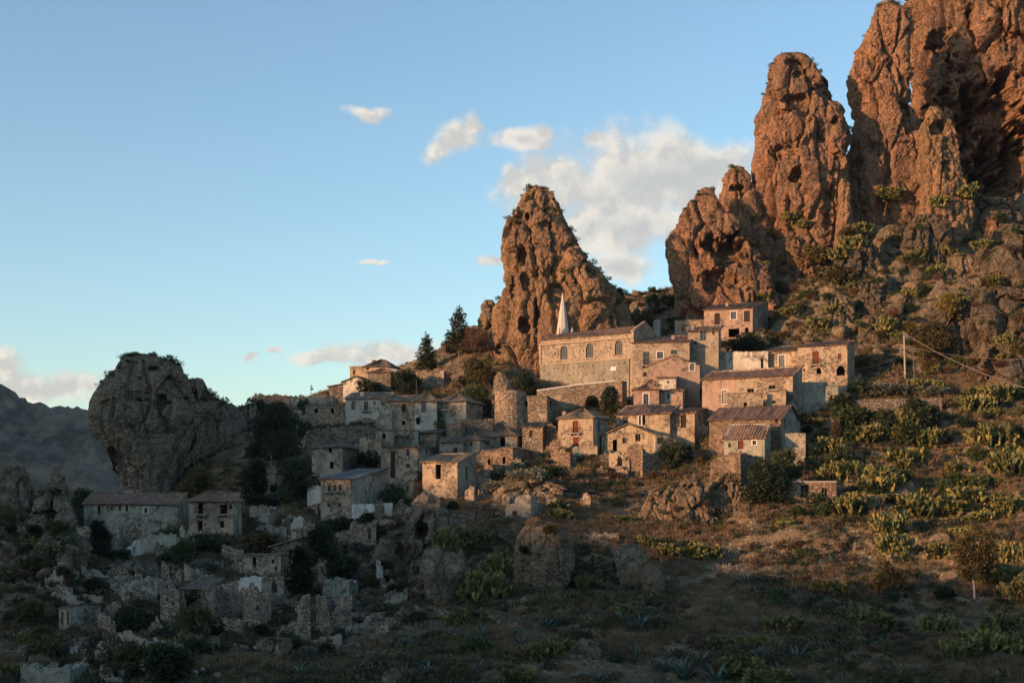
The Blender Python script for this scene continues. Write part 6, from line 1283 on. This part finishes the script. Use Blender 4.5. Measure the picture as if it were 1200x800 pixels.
ORD = ['', 'second', 'third', 'fourth', 'fifth', 'sixth', 'seventh', 'eighth', 'ninth', 'tenth', 'eleventh', 'twelfth', 'thirteenth', 'fourteenth', 'fifteenth', 'sixteenth']
def label_plants():
    B = {}
    for (o, px, py, desc, nm) in SP:
        d, (lx, ly, lt) = min((math.hypot(px - a, py - b), (a, b, c)) for a, b, c in LM)
        an = math.degrees(math.atan2(ly - py, px - lx)) % 360
        dr = ['right of', 'above and right of', 'above', 'above and left of', 'left of', 'below and left of', 'below', 'below and right of'][int((an + 22.5) // 45) % 8]
        B.setdefault((desc, dr, lt), []).append((d, o))
    for (desc, dr, lt), L in B.items():
        L.sort(key=lambda q: q[0])
        for i, (d, o) in enumerate(L):
            o['label'] = f'{desc} {dr} {lt}' if len(L) == 1 else (f'{desc} {dr} {lt}, nearest' if i == 0 else f'{desc} {dr} {lt}, {ORD[min(i, 15)]}')
            o['group'] = {'prickly pear clump': 'prickly pears on the slope', 'blue green agave': 'agaves on the lower slope'}.get(desc, 'broken walls of the abandoned village' if 'broken' in desc else 'boulders lying on the slope' if 'boulder' in desc else 'shrubs and bushes on the slope')
label_plants()
# -- what nobody could count: grass tufts, low scrub, loose stones
def scatter(name, label, P, scl, idx, rot, meshes):
    col_ = bpy.data.collections.new(name + '_pieces')
    for k, (me, mt) in enumerate(meshes):
        if not me.materials: me.materials.append(MATS[mt])
        q = bpy.data.objects.new(f'{name}_piece_{k:02d}', me); col_.objects.link(q)
    me = bpy.data.meshes.new(name); me.vertices.add(len(P)); me.vertices.foreach_set('co', P.astype(np.float32).ravel())
    for nm, ar, ty in (('scl', scl, 'FLOAT'), ('rotz', rot, 'FLOAT'), ('idx', idx, 'INT')):
        at = me.attributes.new(nm, ty, 'POINT'); at.data.foreach_set('value', ar.astype(np.int32 if ty == 'INT' else np.float32))
    me.update(); o = link(name, me); tag(o, label, kind='stuff')
    g = bpy.data.node_groups.new(name, 'GeometryNodeTree'); g.interface.new_socket('Geometry', in_out='INPUT', socket_type='NodeSocketGeometry'); g.interface.new_socket('Geometry', in_out='OUTPUT', socket_type='NodeSocketGeometry')
    N = g.nodes; gi, go = N.new('NodeGroupInput'), N.new('NodeGroupOutput'); ip = N.new('GeometryNodeInstanceOnPoints'); ci_ = N.new('GeometryNodeCollectionInfo')
    ci_.inputs['Collection'].default_value = col_; ci_.inputs['Separate Children'].default_value = True; ci_.inputs['Reset Children'].default_value = True
    def attr(nm, ty):
        n = N.new('GeometryNodeInputNamedAttribute'); n.data_type = ty; n.inputs['Name'].default_value = nm; return [q for q in n.outputs if q.enabled][0]
    cx = N.new('ShaderNodeCombineXYZ'); L = g.links
    L.new(attr('rotz', 'FLOAT'), cx.inputs[2]); L.new(gi.outputs[0], ip.inputs['Points']); L.new(ci_.outputs[0], ip.inputs['Instance']); ip.inputs['Pick Instance'].default_value = True
    L.new(attr('idx', 'INT'), ip.inputs['Instance Index']); L.new(cx.outputs[0], ip.inputs['Rotation']); L.new(attr('scl', 'FLOAT'), ip.inputs['Scale']); L.new(ip.outputs[0], go.inputs[0])
    md = o.modifiers.new('scatter', 'NODES'); md.node_group = g
    return o
def ground_points(n, seed, f):
    q = np.random.RandomState(seed); y = 110 + (335 - 110) * q.rand(n * 3) ** 1.15; x = (q.rand(n * 3) * 1500 - 120 - 600) / F * y; p = f(x, y)
    k = q.rand(len(x)) < p; x, y = x[k][:n], y[k][:n]
    ok = np.ones(len(x), bool)
    for (x0, y0, a, w, d, zb) in FOOT:
        dx, dy = x - x0, y - y0; s = dx * math.cos(a) + dy * math.sin(a); r = -dx * math.sin(a) + dy * math.cos(a); ok &= ~((s > -.5) & (s < w + .5) & (r > -.5) & (r < d + .5))
    x, y = x[ok], y[ok]; return np.stack([x, y, hz_(x, y) - .03], -1), q
def tuft(seed, n, h, spread, w):
    q = random.Random(seed); mb = MB()
    for i in range(n):
        a = q.uniform(0, 6.28); r = q.uniform(0, spread); l = h * q.uniform(.5, 1.1); lean = q.uniform(.1, .8); b = Vector((math.cos(a) * r, math.sin(a) * r, -.03)); t = b + Vector((math.cos(a) * lean * l, math.sin(a) * lean * l, l)); s = Vector((-math.sin(a), math.cos(a), 0)) * w
        mb.v += [tuple(b - s), tuple(b + s), tuple(t)]; k = len(mb.v); mb.f.append((k - 3, k - 2, k - 1))
    return mb.mesh('tuft')
nz2 = lambda x, y, s, sd: fbm(np.stack([x / s, y / s, x * 0], -1), 3, seed=sd)
def dens_grass(x, y): return np.clip(.45 + nz2(x, y, 9, 201) * 1.3, .05, 1)
P, q = ground_points(110000, 5, dens_grass)
field = np.clip(nz2(P[:, 0], P[:, 1], 14, 207) * 1.5 + .75, 0, 1)
idx = np.where(q.rand(len(P)) < field, q.randint(0, 3, len(P)), q.randint(3, 6, len(P)))
scatter('dry_grass', 'dry straw and grey green grass tufts covering the slope', P, q.uniform(.6, 1.5, len(P)), idx, q.rand(len(P)) * 6.28,
        [(tuft(i, 18, .62, .32, .032), 'leaf_straw') for i in range(3)] + [(tuft(9 + i, 16, .42, .3, .026), ('leaf_grey', 'leaf_olive', 'leaf_grey')[i]) for i in range(3)])
def low(seed, n=150, size=.16): me = leafy('scrub', [(b[0] * .8, b[1] * .8, b[2] * .5, b[3], b[4], b[5] * .6) for b in bush_blobs(seed, .8, 5)], n, size, seed, None, 1.8); return me
def dens_scrub(x, y):
    px = 600 + F * x / y; return np.clip(.3 + nz2(x, y, 12, 221) * 1.6 + .55 * sstep(px, 820, 900) * sstep(y, 205, 225) + .35 * (1 - sstep(px, 480, 580)), .02, 1)
P, q = ground_points(40000, 6, dens_scrub); 
RV = []
for o in ROCKS:
    if o.name.startswith('boulder'): continue
    me = o.data; n = len(me.vertices); co = np.empty(n * 3, np.float32); no = np.empty(n * 3, np.float32); me.vertices.foreach_get('co', co); me.vertices.foreach_get('normal', no)
    co, no = co.reshape(-1, 3), no.reshape(-1, 3); kk = (no[:, 2] > .55) & (q.rand(n) < .022) & (co[:, 1] < 345); RV.append(co[kk])
RV = np.concatenate(RV); P = np.concatenate([P, RV]); mats_ = ['leaf_dark', 'leaf_olive', 'leaf_green', 'leaf_dark', 'leaf_rust', 'leaf_straw']
scatter('low_scrub', 'low grey green and brown scrub covering the slope and rock ledges', P, .35 + 1.3 * q.rand(len(P)) ** 2, q.randint(0, 6, len(P)), q.rand(len(P)) * 6.28, [(low(400 + i), mats_[i]) for i in range(6)])
def stone(seed):
    q = np.random.RandomState(seed); V = np.array([(x, y, z) for x in (-1, 1) for y in (-1, 1) for z in (-1, 1)], float) * q.uniform(.55, 1, (8, 3)) * np.array([.5, .4, .3])
    return np_mesh('stone', V, np.array([(0, 1, 3, 2), (4, 6, 7, 5), (0, 4, 5, 1), (2, 3, 7, 6), (0, 2, 6, 4), (1, 5, 7, 3)]), False)
def dens_stone(x, y):
    px = 600 + F * x / y; py = H0 - F * hz_(x, y) / y; d = np.clip(nz2(x, y, 7, 231) * 2.4 - .3, 0, 1)
    for (cx, cy, rx, ry) in ((735, 575, 60, 14), (700, 548, 60, 10), (690, 628, 60, 8), (860, 615, 60, 20), (1100, 678, 50, 16), (1090, 645, 30, 10), (590, 590, 60, 16), (640, 545, 70, 10), (930, 640, 40, 12), (440, 770, 90, 20), (300, 730, 90, 20), (130, 690, 80, 40), (1040, 480, 70, 16), (880, 750, 60, 12)):
        d = np.maximum(d, 1 - ((px - cx) / rx) ** 2 - ((py - cy) / ry) ** 2)
    return np.clip(d, 0, 1)
P, q = ground_points(30000, 8, dens_stone)
scatter('loose_stones', 'loose grey stones and rubble spilled over the slope', P, .12 + .55 * q.rand(len(P)) ** 3, q.randint(0, 5, len(P)), q.rand(len(P)) * 6.28, [(stone(500 + i), 'loose_stone') for i in range(5)])
print('built in', round(time.time() - T0, 1), 's;', len(bpy.data.objects), 'objects')
for o in sc.objects:
    if o.get('category') and not o.get('kind'): o['kind'] = 'thing'
